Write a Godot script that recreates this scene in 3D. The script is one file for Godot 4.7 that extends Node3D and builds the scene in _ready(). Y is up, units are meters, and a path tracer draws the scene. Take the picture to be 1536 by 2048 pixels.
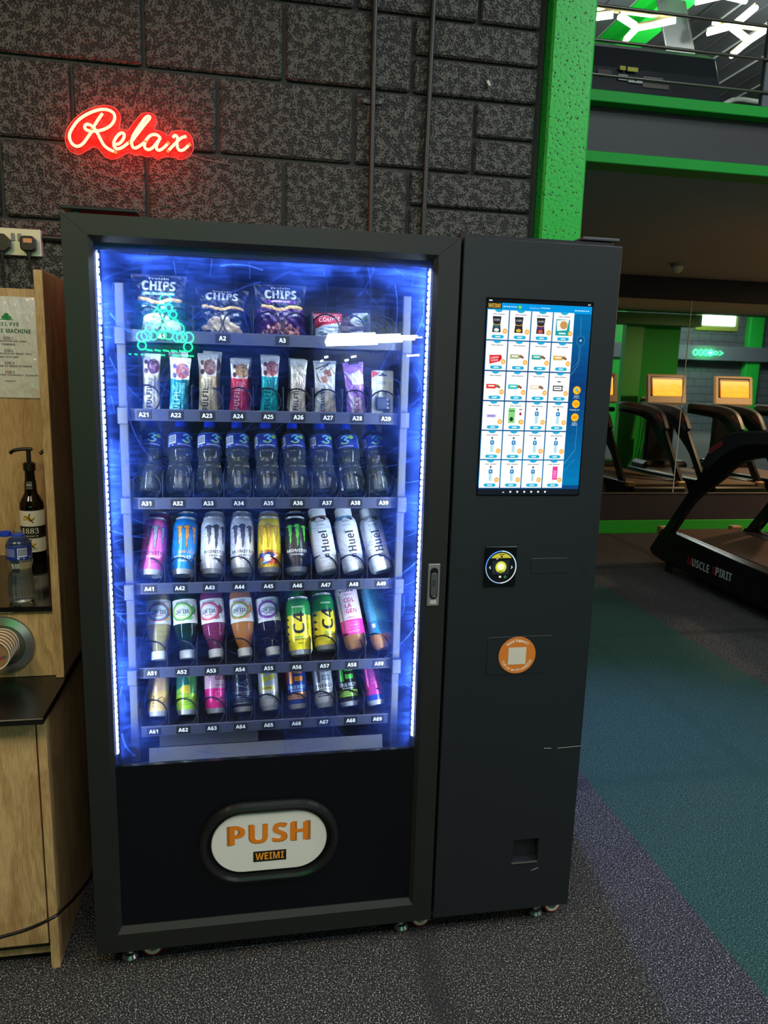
extends Node3D
# A drinks and snacks vending machine in a dark gym: metres, y up, machine front on the plane z = 0, its left edge on x = 0.

# ---------------------------------------------------------------- mesh builder
class MB:
	var v := PackedVector3Array()
	var n := PackedVector3Array()
	var uv := PackedVector2Array()
	var ix := PackedInt32Array()

	func vert(p: Vector3, nn: Vector3, t: Vector2) -> int:
		v.append(p); n.append(nn); uv.append(t)
		return v.size() - 1

	func face(a: int, b: int, c: int) -> void:   # clockwise seen from the side the normals point to
		var g := (v[b] - v[a]).cross(v[c] - v[a])
		if g.dot(n[a] + n[b] + n[c]) > 0.0:
			ix.append(a); ix.append(c); ix.append(b)
		else:
			ix.append(a); ix.append(b); ix.append(c)

	func quad(a: Vector3, b: Vector3, c: Vector3, d: Vector3, out := Vector3.ZERO, t := []) -> void:
		var nn := (c - a).cross(d - b)
		if nn.length() < 1e-12:
			return
		nn = nn.normalized()
		if nn.dot(out) < 0.0:
			nn = -nn
		var ts := t
		if ts.is_empty():
			for p in [a, b, c, d]:
				ts.append(flat(p, nn))
		var k := [vert(a, nn, ts[0]), vert(b, nn, ts[1]), vert(c, nn, ts[2]), vert(d, nn, ts[3])]
		face(k[0], k[1], k[2]); face(k[0], k[2], k[3])

	static func flat(p: Vector3, nn: Vector3) -> Vector2:
		var a := nn.abs()
		if a.x > a.y and a.x > a.z:
			return Vector2(p.z, -p.y)
		if a.y > a.z:
			return Vector2(p.x, p.z)
		return Vector2(p.x, -p.y)

	func box(c: Vector3, s: Vector3, b := 0.0) -> void:
		var h := s * 0.5
		b = minf(b, minf(h.x, minf(h.y, h.z)) * 0.9)
		for ax in 3:
			var u := (ax + 1) % 3
			var w := (ax + 2) % 3
			for sg in [-1.0, 1.0]:
				var q := []
				for st in [[-1, -1], [1, -1], [1, 1], [-1, 1]]:
					var p := Vector3.ZERO
					p[ax] = sg * h[ax]; p[u] = st[0] * (h[u] - b); p[w] = st[1] * (h[w] - b)
					q.append(c + p)
				var o := Vector3.ZERO
				o[ax] = sg
				quad(q[0], q[1], q[2], q[3], o)
			if b > 0.0:
				for s1 in [-1.0, 1.0]:
					for s2 in [-1.0, 1.0]:
						var pts := []
						for k in [[0, -1], [0, 1], [1, 1], [1, -1]]:
							var p := Vector3.ZERO
							p[ax] = k[1] * (h[ax] - b)
							p[u] = s1 * (h[u] - (b if k[0] == 1 else 0.0)); p[w] = s2 * (h[w] - (0.0 if k[0] == 1 else b))
							pts.append(c + p)
						var o := Vector3.ZERO
						o[u] = s1; o[w] = s2
						quad(pts[0], pts[1], pts[2], pts[3], o)
		if b > 0.0:
			for sx in [-1.0, 1.0]:
				for sy in [-1.0, 1.0]:
					for sz in [-1.0, 1.0]:
						var sgn := Vector3(sx, sy, sz)
						var nn := sgn.normalized()
						var k := []
						for ax in 3:
							var p := h - Vector3(b, b, b)
							p[ax] = h[ax]
							k.append(vert(c + p * sgn, nn, Vector2(p.x, p.y)))
						face(k[0], k[1], k[2])

	func grid(P: Array, N: Array, T: Array) -> void:
		var first := v.size()
		var cols: int = P[0].size()
		for r in P.size():
			v.append_array(P[r]); n.append_array(N[r]); uv.append_array(T[r])
		for r in P.size() - 1:
			for c in cols - 1:
				var a := first + r * cols + c
				face(a, a + 1, a + cols + 1); face(a, a + cols + 1, a + cols)

	# profile: points (radius, height); sharp where the direction turns by more than ~35 degrees
	func lathe(prof: Array, segs := 24, at := Vector3.ZERO, v0 := 0.0, v1 := 1.0, y_axis := true) -> void:
		var k := 0
		var total := 0.0
		for i in prof.size() - 1:
			total += (prof[i + 1] - prof[i]).length()
		var run := 0.0
		while k < prof.size() - 1:
			var strip := [prof[k]]
			var e := k
			while e < prof.size() - 1:
				strip.append(prof[e + 1])
				e += 1
				if e < prof.size() - 1 and absf((prof[e] - prof[e - 1]).angle_to(prof[e + 1] - prof[e])) > 0.62:
					break
			var P := []; var N := []; var T := []
			for i in strip.size():
				var d: Vector2 = strip[mini(i + 1, strip.size() - 1)] - strip[maxi(i - 1, 0)]
				var nn := Vector2(d.y, -d.x).normalized()
				if i > 0:
					run += (strip[i] - strip[i - 1]).length()
				var pr := PackedVector3Array(); var nr := PackedVector3Array(); var tr := PackedVector2Array()
				for s in segs + 1:
					var a := TAU * s / segs
					var dir := Vector3(-sin(a), 0, -cos(a))   # u = 0.5 faces +z
					pr.append(at + dir * strip[i].x + Vector3(0, strip[i].y, 0))
					nr.append((dir * nn.x + Vector3(0, nn.y, 0)).normalized())
					tr.append(Vector2(float(s) / segs, lerpf(v1, v0, run / total)))
				P.append(pr); N.append(nr); T.append(tr)
			grid(P, N, T)
			k = e

	func tube(pts: PackedVector3Array, r: float, segs := 8, closed := false, caps := true) -> void:
		var m := pts.size()
		var P := []; var N := []; var T := []
		var up := Vector3.UP
		var d0 := (pts[1] - pts[0]).normalized()
		if absf(d0.dot(up)) > 0.9:
			up = Vector3.RIGHT
		var len := 0.0
		for i in (m + 1 if closed else m):
			var p := pts[i % m]
			var d: Vector3
			if closed:
				d = pts[(i + 1) % m] - pts[(i - 1 + m) % m]
			else:
				d = pts[mini(i + 1, m - 1)] - pts[maxi(i - 1, 0)]
			d = d.normalized()
			up = (up - d * up.dot(d)).normalized()
			var side := d.cross(up)
			var pr := PackedVector3Array(); var nr := PackedVector3Array(); var tr := PackedVector2Array()
			if i > 0:
				len += (p - pts[(i - 1) % m]).length()
			for s in segs + 1:
				var a := TAU * s / segs
				var nn := up * cos(a) + side * sin(a)
				pr.append(p + nn * r); nr.append(nn); tr.append(Vector2(float(s) / segs, len))
			P.append(pr); N.append(nr); T.append(tr)
		grid(P, N, T)
		if caps and not closed:
			for e in [0, m - 1]:
				var d: Vector3 = (pts[0] - pts[1]) if e == 0 else (pts[m - 1] - pts[m - 2])
				d = d.normalized()
				var c := vert(pts[e], d, Vector2.ZERO)
				var f := v.size()
				for s in segs + 1:
					vert(P[e][s], d, Vector2.ZERO)
				for s in segs:
					face(c, f + s, f + s + 1)

	static func inset(poly: PackedVector2Array, d: float) -> PackedVector2Array:
		var out := PackedVector2Array()
		var m := poly.size()
		var sgn := -1.0 if Geometry2D.is_polygon_clockwise(poly) else 1.0
		for i in m:
			var a := (poly[i] - poly[(i - 1 + m) % m]).normalized()
			var b := (poly[(i + 1) % m] - poly[i]).normalized()
			var na := Vector2(-a.y, a.x) * sgn
			var nb := Vector2(-b.y, b.x) * sgn
			var s := na + nb
			var q := maxf(s.length_squared(), 0.6)
			out.append(poly[i] + s * (2.0 * d / q))
		return out

	# a polygon in XY pushed out along Z from z0 to z1, edges chamfered by b
	func prism(poly: PackedVector2Array, z0: float, z1: float, b := 0.0, smooth := false) -> void:
		var small := inset(poly, b) if b > 0.0 else poly
		var tr := Geometry2D.triangulate_polygon(small)
		for s in [[z0, Vector3(0, 0, -1)], [z1, Vector3(0, 0, 1)]]:
			var f := v.size()
			for p in small:
				vert(Vector3(p.x, p.y, s[0]), s[1], Vector2(p.x, -p.y))
			for i in range(0, tr.size(), 3):
				face(f + tr[i], f + tr[i + 1], f + tr[i + 2])
		var m := poly.size()
		var cw := Geometry2D.is_polygon_clockwise(poly)
		var rings := [[small, z0], [poly, z0 + b], [poly, z1 - b], [small, z1]] if b > 0.0 else [[poly, z0], [poly, z1]]
		var len := 0.0
		for i in m:
			var j := (i + 1) % m
			var e := poly[j] - poly[i]
			var o := Vector2(-e.y, e.x) if cw else Vector2(e.y, -e.x)
			o = o.normalized()
			for k in rings.size() - 1:
				var A: PackedVector2Array = rings[k][0]
				var B: PackedVector2Array = rings[k + 1][0]
				var za: float = rings[k][1]
				var zb: float = rings[k + 1][1]
				quad(Vector3(A[i].x, A[i].y, za), Vector3(A[j].x, A[j].y, za), Vector3(B[j].x, B[j].y, zb), Vector3(B[i].x, B[i].y, zb), Vector3(o.x, o.y, 0),
					[Vector2(za, len), Vector2(za, len + e.length()), Vector2(zb, len + e.length()), Vector2(zb, len)])
			len += e.length()

	# closed loops of equal size joined one to the next; the normals look away from the loops' centre unless out says otherwise
	func loft(loops: Array, out := Vector3.ZERO) -> void:
		for k in loops.size() - 1:
			var A: PackedVector3Array = loops[k]
			var B: PackedVector3Array = loops[k + 1]
			var mid := Vector3.ZERO
			for p in A:
				mid += p
			mid /= A.size()
			for i in A.size():
				var j := (i + 1) % A.size()
				var o := out if out != Vector3.ZERO else (A[i] + A[j] + B[i] + B[j]) * 0.25 - mid
				quad(A[i], A[j], B[j], B[i], o)

	func add(o: MB, t := Transform3D.IDENTITY) -> void:
		var f := v.size()
		for i in o.v.size():
			v.append(t * o.v[i]); n.append((t.basis * o.n[i]).normalized()); uv.append(o.uv[i])
		for i in o.ix:
			ix.append(f + i)

	func mesh() -> ArrayMesh:
		var a := []
		a.resize(Mesh.ARRAY_MAX)
		a[Mesh.ARRAY_VERTEX] = v; a[Mesh.ARRAY_NORMAL] = n; a[Mesh.ARRAY_TEX_UV] = uv; a[Mesh.ARRAY_INDEX] = ix
		var m := ArrayMesh.new()
		m.add_surface_from_arrays(Mesh.PRIMITIVE_TRIANGLES, a)
		return m

# ---------------------------------------------------------------- flat print: a small drawing board for labels and screens
class Board:
	var img: Image
	var w: int
	var h: int
	var k: float          # units per pixel are hidden: everything is drawn in a w x h frame, twice as fine, and shrunk at the end
	static var fonts := {}
	static var glyphs := {}

	func _init(ww: int, hh: int, bg: Color) -> void:
		w = ww; h = hh
		img = Image.create(w * 2, h * 2, false, Image.FORMAT_RGBA8)
		img.fill(bg)

	func rect(x: float, y: float, ww: float, hh: float, c: Color) -> void:
		var x0 := int(round(x * 2)); var y0 := int(round(y * 2))
		img.fill_rect(Rect2i(x0, y0, maxi(1, int(round((x + ww) * 2)) - x0), maxi(1, int(round((y + hh) * 2)) - y0)), c)

	func poly(pts: PackedVector2Array, c: Color) -> void:
		var lo := INF; var hi := -INF
		for p in pts:
			lo = minf(lo, p.y); hi = maxf(hi, p.y)
		var m := pts.size()
		for y in range(maxi(0, int(floor(lo * 2))), mini(h * 2, int(ceil(hi * 2)))):
			var yy := (y + 0.5) * 0.5
			var xs := PackedFloat32Array()
			for i in m:
				var a := pts[i]; var b := pts[(i + 1) % m]
				if (a.y <= yy) != (b.y <= yy):
					xs.append(a.x + (yy - a.y) / (b.y - a.y) * (b.x - a.x))
			xs.sort()
			for i in range(0, xs.size() - 1, 2):
				var x0 := int(round(xs[i] * 2)); var x1 := int(round(xs[i + 1] * 2))
				if x1 > x0:
					img.fill_rect(Rect2i(x0, y, x1 - x0, 1), c)

	func disc(cx: float, cy: float, rx: float, ry: float, c: Color, from := 0.0, to := TAU) -> void:
		var p := PackedVector2Array()
		for i in 33:
			var a := lerpf(from, to, i / 32.0)
			p.append(Vector2(cx + rx * cos(a), cy + ry * sin(a)))
		poly(p, c)

	func line(a: Vector2, b: Vector2, t: float, c: Color) -> void:
		var d := (b - a).normalized().orthogonal() * t * 0.5
		poly(PackedVector2Array([a + d, b + d, b - d, a - d]), c)

	func path(pts: Array, t: float, c: Color) -> void:
		for i in pts.size() - 1:
			line(pts[i], pts[i + 1], t, c)
			disc(pts[i + 1].x, pts[i + 1].y, t * 0.5, t * 0.5, c)

	static func letters(s: String, f: String) -> Array:
		var key := f + s
		if not glyphs.has(key):
			var tm := TextMesh.new()
			tm.text = s; tm.font = fonts[f]; tm.font_size = 64; tm.pixel_size = 1.0 / 64.0; tm.depth = 0.0; tm.curve_step = 1.5
			tm.horizontal_alignment = HORIZONTAL_ALIGNMENT_CENTER
			var a := tm.get_mesh_arrays()
			var pts := PackedVector2Array()
			var lo := Vector2(INF, INF); var hi := -lo
			if a.size() and a[Mesh.ARRAY_VERTEX] != null:
				var vs: PackedVector3Array = a[Mesh.ARRAY_VERTEX]
				var ids = a[Mesh.ARRAY_INDEX]
				for i in (ids.size() if ids != null else vs.size()):
					var q: Vector3 = vs[ids[i]] if ids != null else vs[i]
					pts.append(Vector2(q.x, -q.y))
					lo = lo.min(pts[-1]); hi = hi.max(pts[-1])
			glyphs[key] = [pts, lo, hi]
		return glyphs[key]

	# s fills a box of width ww and height hh round (cx, cy), turned by rot
	func text(s: String, cx: float, cy: float, ww: float, hh: float, c: Color, rot := 0.0, f := "bold") -> void:
		var g: Array = letters(s, f)
		var pts: PackedVector2Array = g[0]
		if pts.is_empty():
			return
		var mid: Vector2 = (g[1] + g[2]) * 0.5
		var sz: Vector2 = g[2] - g[1]
		var sc := Vector2(ww / sz.x, hh / sz.y)
		var t := Transform2D(rot, Vector2(cx, cy))
		for i in range(0, pts.size(), 3):
			poly(PackedVector2Array([t * ((pts[i] - mid) * sc), t * ((pts[i + 1] - mid) * sc), t * ((pts[i + 2] - mid) * sc)]), c)

	# unreadable small print: short dashes
	func fine(x: float, y: float, ww: float, rows: int, gap: float, t: float, c: Color, rng: RandomNumberGenerator) -> void:
		for r in rows:
			var p := x
			while p < x + ww:
				var l := rng.randf_range(0.06, 0.2) * ww
				rect(p, y + r * gap, minf(l, x + ww - p), t, c)
				p += l + ww * 0.03

	func done() -> ImageTexture:
		img.shrink_x2()
		img.generate_mipmaps()
		return ImageTexture.create_from_image(img)

# ---------------------------------------------------------------- scene helpers
var used := {}
var mats := {}
var rng := RandomNumberGenerator.new()

func numbered(called: String) -> String:
	var k: int = used.get(called, 0)
	used[called] = k + 1
	return called if k == 0 else "%s_%03d" % [called, k]

func tag(o: Node3D, label: String, category: String, group := "") -> Node3D:
	o.set_meta("label", label); o.set_meta("category", category)
	if group != "":
		o.set_meta("group", group)
	return o

func thing(called: String, label: String, category: String, at := Vector3.ZERO, group := "") -> Node3D:
	var o := Node3D.new()
	o.name = numbered(called)
	add_child(o, true)
	o.position = at
	return tag(o, label, category, group)

func part(called: String, m, material: Material, parent: Node3D, at := Vector3.ZERO, turn := Vector3.ZERO) -> MeshInstance3D:
	var o := MeshInstance3D.new()
	o.name = called
	o.mesh = m.mesh() if m is MB else m
	o.material_override = material
	o.position = at
	o.rotation = turn
	parent.add_child(o, true)
	return o

func solo(called: String, m, material: Material, label: String, category: String, at := Vector3.ZERO, group := "") -> MeshInstance3D:
	var o := part(numbered(called), m, material, self, at)
	tag(o, label, category, group)
	return o

func struct(called: String, m, material: Material, at := Vector3.ZERO) -> MeshInstance3D:
	var o := part(called, m, material, self, at)
	o.set_meta("kind", "structure")
	return o

func copy(src: Node3D, called: String, label: String, at: Vector3, group := "", turn := Vector3.ZERO) -> Node3D:
	var c: Node3D = src.duplicate()
	c.name = numbered(called)
	add_child(c, true)
	c.position = at
	c.rotation = turn
	c.set_meta("label", label)
	if group != "":
		c.set_meta("group", group)
	return c

func bx(c: Vector3, s: Vector3, b := 0.0) -> MB:
	var m := MB.new()
	m.box(c, s, b)
	return m

# a box from its two corners
func bb(x0: float, y0: float, z0: float, x1: float, y1: float, z1: float, b := 0.0) -> MB:
	return bx(Vector3(x0 + x1, y0 + y1, z0 + z1) * 0.5, Vector3(x1 - x0, y1 - y0, z1 - z0).abs(), b)

func mat(r: float, g: float, b: float, rough := 0.6, metal := 0.0) -> StandardMaterial3D:   # 0..255 sRGB
	var key := "%s %s %s %s %s" % [r, g, b, rough, metal]
	if not mats.has(key):
		var m := StandardMaterial3D.new()
		m.albedo_color = Color(r / 255.0, g / 255.0, b / 255.0)
		m.roughness = rough
		m.metallic = metal
		mats[key] = m
	return mats[key]

func printed(t: Texture2D, rough := 0.4, metal := 0.0) -> StandardMaterial3D:
	var m := StandardMaterial3D.new()
	m.albedo_texture = t
	m.roughness = rough
	m.metallic = metal
	return m

func glow(c: Color, e: float) -> StandardMaterial3D:
	var m := StandardMaterial3D.new()
	m.albedo_color = Color(0.5, 0.5, 0.5)
	m.emission_enabled = true
	m.emission = c
	m.emission_energy_multiplier = e
	return m

func pane(alpha: float, rough := 0.0) -> StandardMaterial3D:
	var m := StandardMaterial3D.new()
	m.transparency = BaseMaterial3D.TRANSPARENCY_ALPHA
	m.albedo_color = Color(1, 1, 1, alpha)
	m.roughness = rough
	return m

func liquid(c: Color, alpha := 0.0, scale := 0.033) -> StandardMaterial3D:
	var m := StandardMaterial3D.new()
	m.refraction_enabled = true
	m.refraction_scale = scale
	m.transparency = BaseMaterial3D.TRANSPARENCY_ALPHA
	m.albedo_color = Color(c.r, c.g, c.b, alpha)
	m.roughness = 0.04
	return m

func c8(r: int, g: int, b: int) -> Color:
	return Color(r / 255.0, g / 255.0, b / 255.0)

func rrect(w: float, h: float, r: float, seg := 6, c := Vector2.ZERO) -> PackedVector2Array:
	var p := PackedVector2Array()
	for q in 4:
		var cc := Vector2((w * 0.5 - r) * [1, -1, -1, 1][q], (h * 0.5 - r) * [1, 1, -1, -1][q])
		for i in seg + 1:
			var a := PI * 0.5 * (q + float(i) / seg)
			p.append(c + cc + Vector2(cos(a), sin(a)) * r)
	return p

func ring3(p: PackedVector2Array, z: float) -> PackedVector3Array:
	var o := PackedVector3Array()
	for q in p:
		o.append(Vector3(q.x, q.y, z))
	return o

# smooth curve through control points (pairs of numbers in millimetres become points in metres)
func curve(pts: Array, steps := 5, closed := false) -> Array:
	var o := []
	var m := pts.size()
	for i in (m if closed else m - 1):
		var p0 = pts[(i - 1 + m) % m] if closed or i > 0 else pts[0] * 2.0 - pts[1]
		var p1 = pts[i]
		var p2 = pts[(i + 1) % m]
		var p3 = pts[(i + 2) % m] if closed or i + 2 < m else p2 * 2.0 - p1
		for s in steps:
			var t := float(s) / steps
			o.append(0.5 * (2.0 * p1 + (p2 - p0) * t + (2.0 * p0 - 5.0 * p1 + 4.0 * p2 - p3) * t * t + (3.0 * p1 - p0 - 3.0 * p2 + p3) * t * t * t))
	if not closed:
		o.append(pts[m - 1])
	return o

func mm(a: Array) -> Array:
	var o := []
	for i in range(0, a.size(), 2):
		o.append(Vector2(a[i], a[i + 1]) * 0.001)
	return o

func v3(a: Array) -> PackedVector3Array:
	var o := PackedVector3Array()
	for i in range(0, a.size(), 3):
		o.append(Vector3(a[i], a[i + 1], a[i + 2]))
	return o

func tubes(pts, r: float, segs := 8, closed := false) -> MB:
	var m := MB.new()
	m.tube(pts if pts is PackedVector3Array else PackedVector3Array(pts), r, segs, closed)
	return m

func turned(prof: Array, segs := 24) -> MB:
	var m := MB.new()
	m.lathe(prof, segs)
	return m

func lettering(s: String, height: float, f := "bold", depth := 0.0008) -> TextMesh:
	var t := TextMesh.new()
	t.text = s
	t.font = Board.fonts[f]
	t.font_size = 48
	t.pixel_size = height / 48.0 / 0.72      # height is that of the capitals
	t.depth = depth
	t.curve_step = 1.5
	return t

func speckle(size: int, cols: Array, seed_: int, soft := 1.0) -> Image:   # grains of the given colours (carpet, stone)
	var nz := FastNoiseLite.new()
	nz.noise_type = FastNoiseLite.TYPE_SIMPLEX
	nz.frequency = 0.5 / soft
	nz.fractal_type = FastNoiseLite.FRACTAL_FBM
	nz.fractal_octaves = 2
	nz.seed = seed_
	var src := nz.get_seamless_image(size, size)
	src.convert(Image.FORMAT_L8)
	var d := src.get_data()
	var out := PackedByteArray()
	out.resize(size * size * 3)
	for i in size * size:
		var c: Color = cols[mini(cols.size() - 1, d[i] * cols.size() / 256)]
		out[i * 3] = c.r8; out[i * 3 + 1] = c.g8; out[i * 3 + 2] = c.b8
	var im := Image.create_from_data(size, size, false, Image.FORMAT_RGB8, out)
	return im

func noise_image(size: int, freq: float, octaves: int, seed_: int, kind := FastNoiseLite.TYPE_SIMPLEX) -> Image:
	var nz := FastNoiseLite.new()
	nz.noise_type = kind
	nz.frequency = freq
	nz.fractal_type = FastNoiseLite.FRACTAL_FBM
	nz.fractal_octaves = octaves
	nz.seed = seed_
	var im := nz.get_seamless_image(size, size)
	im.convert(Image.FORMAT_L8)
	return im

func blended(a: Image, b: Image, share: float) -> Image:
	var x := a.get_data(); var y := b.get_data()
	for i in x.size():
		x[i] = int(x[i] * (1.0 - share) + y[i] * share)
	return Image.create_from_data(a.get_width(), a.get_height(), false, Image.FORMAT_L8, x)

func tex(im: Image) -> ImageTexture:
	im.generate_mipmaps()
	return ImageTexture.create_from_image(im)

func ramp(im: Image, stops: Array) -> Image:   # grey picture through a list of [level 0..255, Color]
	var lut := []
	for i in 256:
		var c: Color = stops[-1][1]
		for k in stops.size() - 1:
			if i <= stops[k + 1][0]:
				c = stops[k][1].lerp(stops[k + 1][1], clampf((i - stops[k][0]) / float(stops[k + 1][0] - stops[k][0]), 0, 1))
				break
		lut.append(c)
	var d := im.get_data()
	var n := im.get_width() * im.get_height()
	var out := PackedByteArray()
	out.resize(n * 3)
	for i in n:
		var c: Color = lut[d[i]]
		out[i * 3] = c.r8; out[i * 3 + 1] = c.g8; out[i * 3 + 2] = c.b8
	return Image.create_from_data(im.get_width(), im.get_height(), false, Image.FORMAT_RGB8, out)

func world_mapped(m: StandardMaterial3D, per_metre: float) -> StandardMaterial3D:
	m.uv1_triplanar = true
	m.uv1_world_triplanar = true
	m.uv1_scale = Vector3.ONE * per_metre
	return m

func area(at: Vector3, towards: Vector3, size: Vector2, energy: float, c: Color, called := "hall_light") -> AreaLight3D:
	var l := AreaLight3D.new()
	l.name = called
	l.area_size = size
	l.light_energy = energy
	l.light_color = c
	l.shadow_enabled = true
	l.area_range = 40.0
	l.area_attenuation = 2.0
	add_child(l, true)
	l.position = at
	var up := Vector3.UP if absf(towards.normalized().y) < 0.9 else Vector3.FORWARD
	l.look_at_from_position(at, at + towards, up)
	return l

func omni(at: Vector3, energy: float, c: Color, size := 0.02, called := "glow_light") -> OmniLight3D:
	var l := OmniLight3D.new()
	l.name = called
	l.light_energy = energy
	l.light_color = c
	l.light_size = size
	l.omni_range = 40.0
	l.omni_attenuation = 2.0
	l.shadow_enabled = true
	add_child(l, true)
	l.position = at
	return l

# ---------------------------------------------------------------- the scene
var wood: StandardMaterial3D
var black_metal: StandardMaterial3D
var green_paint: StandardMaterial3D
var chrome: StandardMaterial3D
var black_gloss: StandardMaterial3D

func _ready() -> void:
	rng.seed = 7
	for f in [["bold", "Droid Sans", 700], ["sans", "Droid Sans", 400], ["serif", "Droid Serif", 700], ["mono", "Droid Sans Mono", 400]]:
		var sf := SystemFont.new()
		sf.font_names = PackedStringArray([f[1]])
		sf.font_weight = f[2]
		Board.fonts[f[0]] = sf
	# camera
	var cam := Camera3D.new()
	cam.name = "camera"
	add_child(cam)
	cam.fov = rad_to_deg(2.0 * atan(1024.0 / 1480.338))
	cam.position = Vector3(0.40272, 1.60458, 1.81261)
	cam.rotation = Vector3(-0.186106, -0.183811, 0.0288607)
	cam.near = 0.02
	cam.current = true
	# surroundings
	var env := Environment.new()
	env.background_mode = Environment.BG_COLOR
	env.background_color = Color(0.02, 0.02, 0.025)
	env.tonemap_mode = Environment.TONE_MAPPER_LINEAR
	env.tonemap_exposure = 1.0
	env.sdfgi_enabled = true
	env.ssao_enabled = true
	env.ssil_enabled = true
	var we := WorldEnvironment.new()
	we.name = "world_environment"
	we.environment = env
	add_child(we)
	# the hall's ceiling lights (their glowing tubes are built in hex_light)
	area(Vector3(0.55, 3.25, 1.65), Vector3.DOWN, Vector2(1.2, 1.2), 3.6, Color(0.96, 0.98, 1.0))
	area(Vector3(-1.3, 3.2, 1.7), Vector3(0.25, -1, -0.2), Vector2(0.9, 0.9), 3.6, Color(1.0, 0.9, 0.66))
	area(Vector3(4.6, 4.6, 3.2), Vector3.DOWN, Vector2(1.3, 1.3), 14.0, Color(0.95, 0.98, 1.0))
	area(Vector3(14.0, 4.6, 7.0), Vector3.DOWN, Vector2(1.3, 1.3), 42.0, Color(0.95, 0.98, 1.0))
	area(Vector3(2.9, 4.3, 0.5), Vector3.DOWN, Vector2(1.2, 1.2), 4.6, Color(0.92, 0.97, 1.0))  # added lamp, lifts the carpet strip and the bounce onto the soffit
	area(Vector3(8.8, 4.5, 2.0), Vector3.DOWN, Vector2(1.3, 1.3), 16.0, Color(0.95, 0.98, 1.0))  # added lamp, brightens what the mirror reflects
	for p in [Vector3(3.2, 4.45, -4.45), Vector3(3.74, 4.45, -4.48), Vector3(4.36, 4.45, -4.18), Vector3(4.67, 4.45, -4.6)]:
		omni(p, 1.5, Color(0.97, 1.0, 0.95), 0.02, "hall_light")
	materials()
	room()
	upper_floor()
	machine()
	trays()
	neon_sign()
	corner()
	gym()
	far_end()
	stock()

func materials() -> void:
	# oak laminate: grain runs along v
	var nz := FastNoiseLite.new()
	nz.seed = 3
	nz.frequency = 1.0
	nz.fractal_type = FastNoiseLite.FRACTAL_FBM
	nz.fractal_octaves = 3
	var W := 512; var H := 1024
	var d := PackedByteArray(); d.resize(W * H * 3)
	var dark := c8(150, 114, 70); var light := c8(206, 172, 120)
	for y in H:
		for x in W:
			var warp := nz.get_noise_2d(x * 0.012, y * 0.0025) * 2.2
			var a := nz.get_noise_2d(x * 0.035 + warp, y * 0.0035)
			var b := nz.get_noise_2d(x * 0.6, y * 0.03 + 90.0)
			var c := dark.lerp(light, clampf(0.62 + a * 0.55 + b * 0.5, 0, 1))
			var i := (y * W + x) * 3
			d[i] = c.r8; d[i + 1] = c.g8; d[i + 2] = c.b8
	wood = printed(tex(Image.create_from_data(W, H, false, Image.FORMAT_RGB8, d)), 0.5)
	wood.uv1_scale = Vector3(1.1, 0.5, 1)
	black_metal = mat(40, 42, 44, 0.42, 0.0)
	black_gloss = mat(10, 10, 11, 0.12)
	chrome = mat(200, 200, 200, 0.18, 1.0)
	# green gloss paint, darker green in scattered pits
	var pits := noise_image(512, 0.06, 2, 11)
	green_paint = printed(tex(ramp(pits, [[0, c8(6, 40, 12)], [36, c8(8, 60, 18)], [44, c8(34, 178, 58)], [255, c8(40, 188, 66)]])), 0.38)
	green_paint.heightmap_enabled = true
	green_paint.heightmap_texture = tex(ramp(pits, [[0, Color.BLACK], [46, c8(215, 215, 215)], [255, Color.WHITE]]))
	green_paint.heightmap_scale = 0.2
	world_mapped(green_paint, 1.6)

func carpet(cols: Array, seed_: int) -> StandardMaterial3D:
	var m := printed(tex(speckle(1024, cols, seed_, 2.0)), 0.95)
	m.heightmap_enabled = true
	m.heightmap_texture = tex(noise_image(512, 0.25, 2, seed_ + 5))
	m.heightmap_scale = 0.4
	return world_mapped(m, 0.62)

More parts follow.
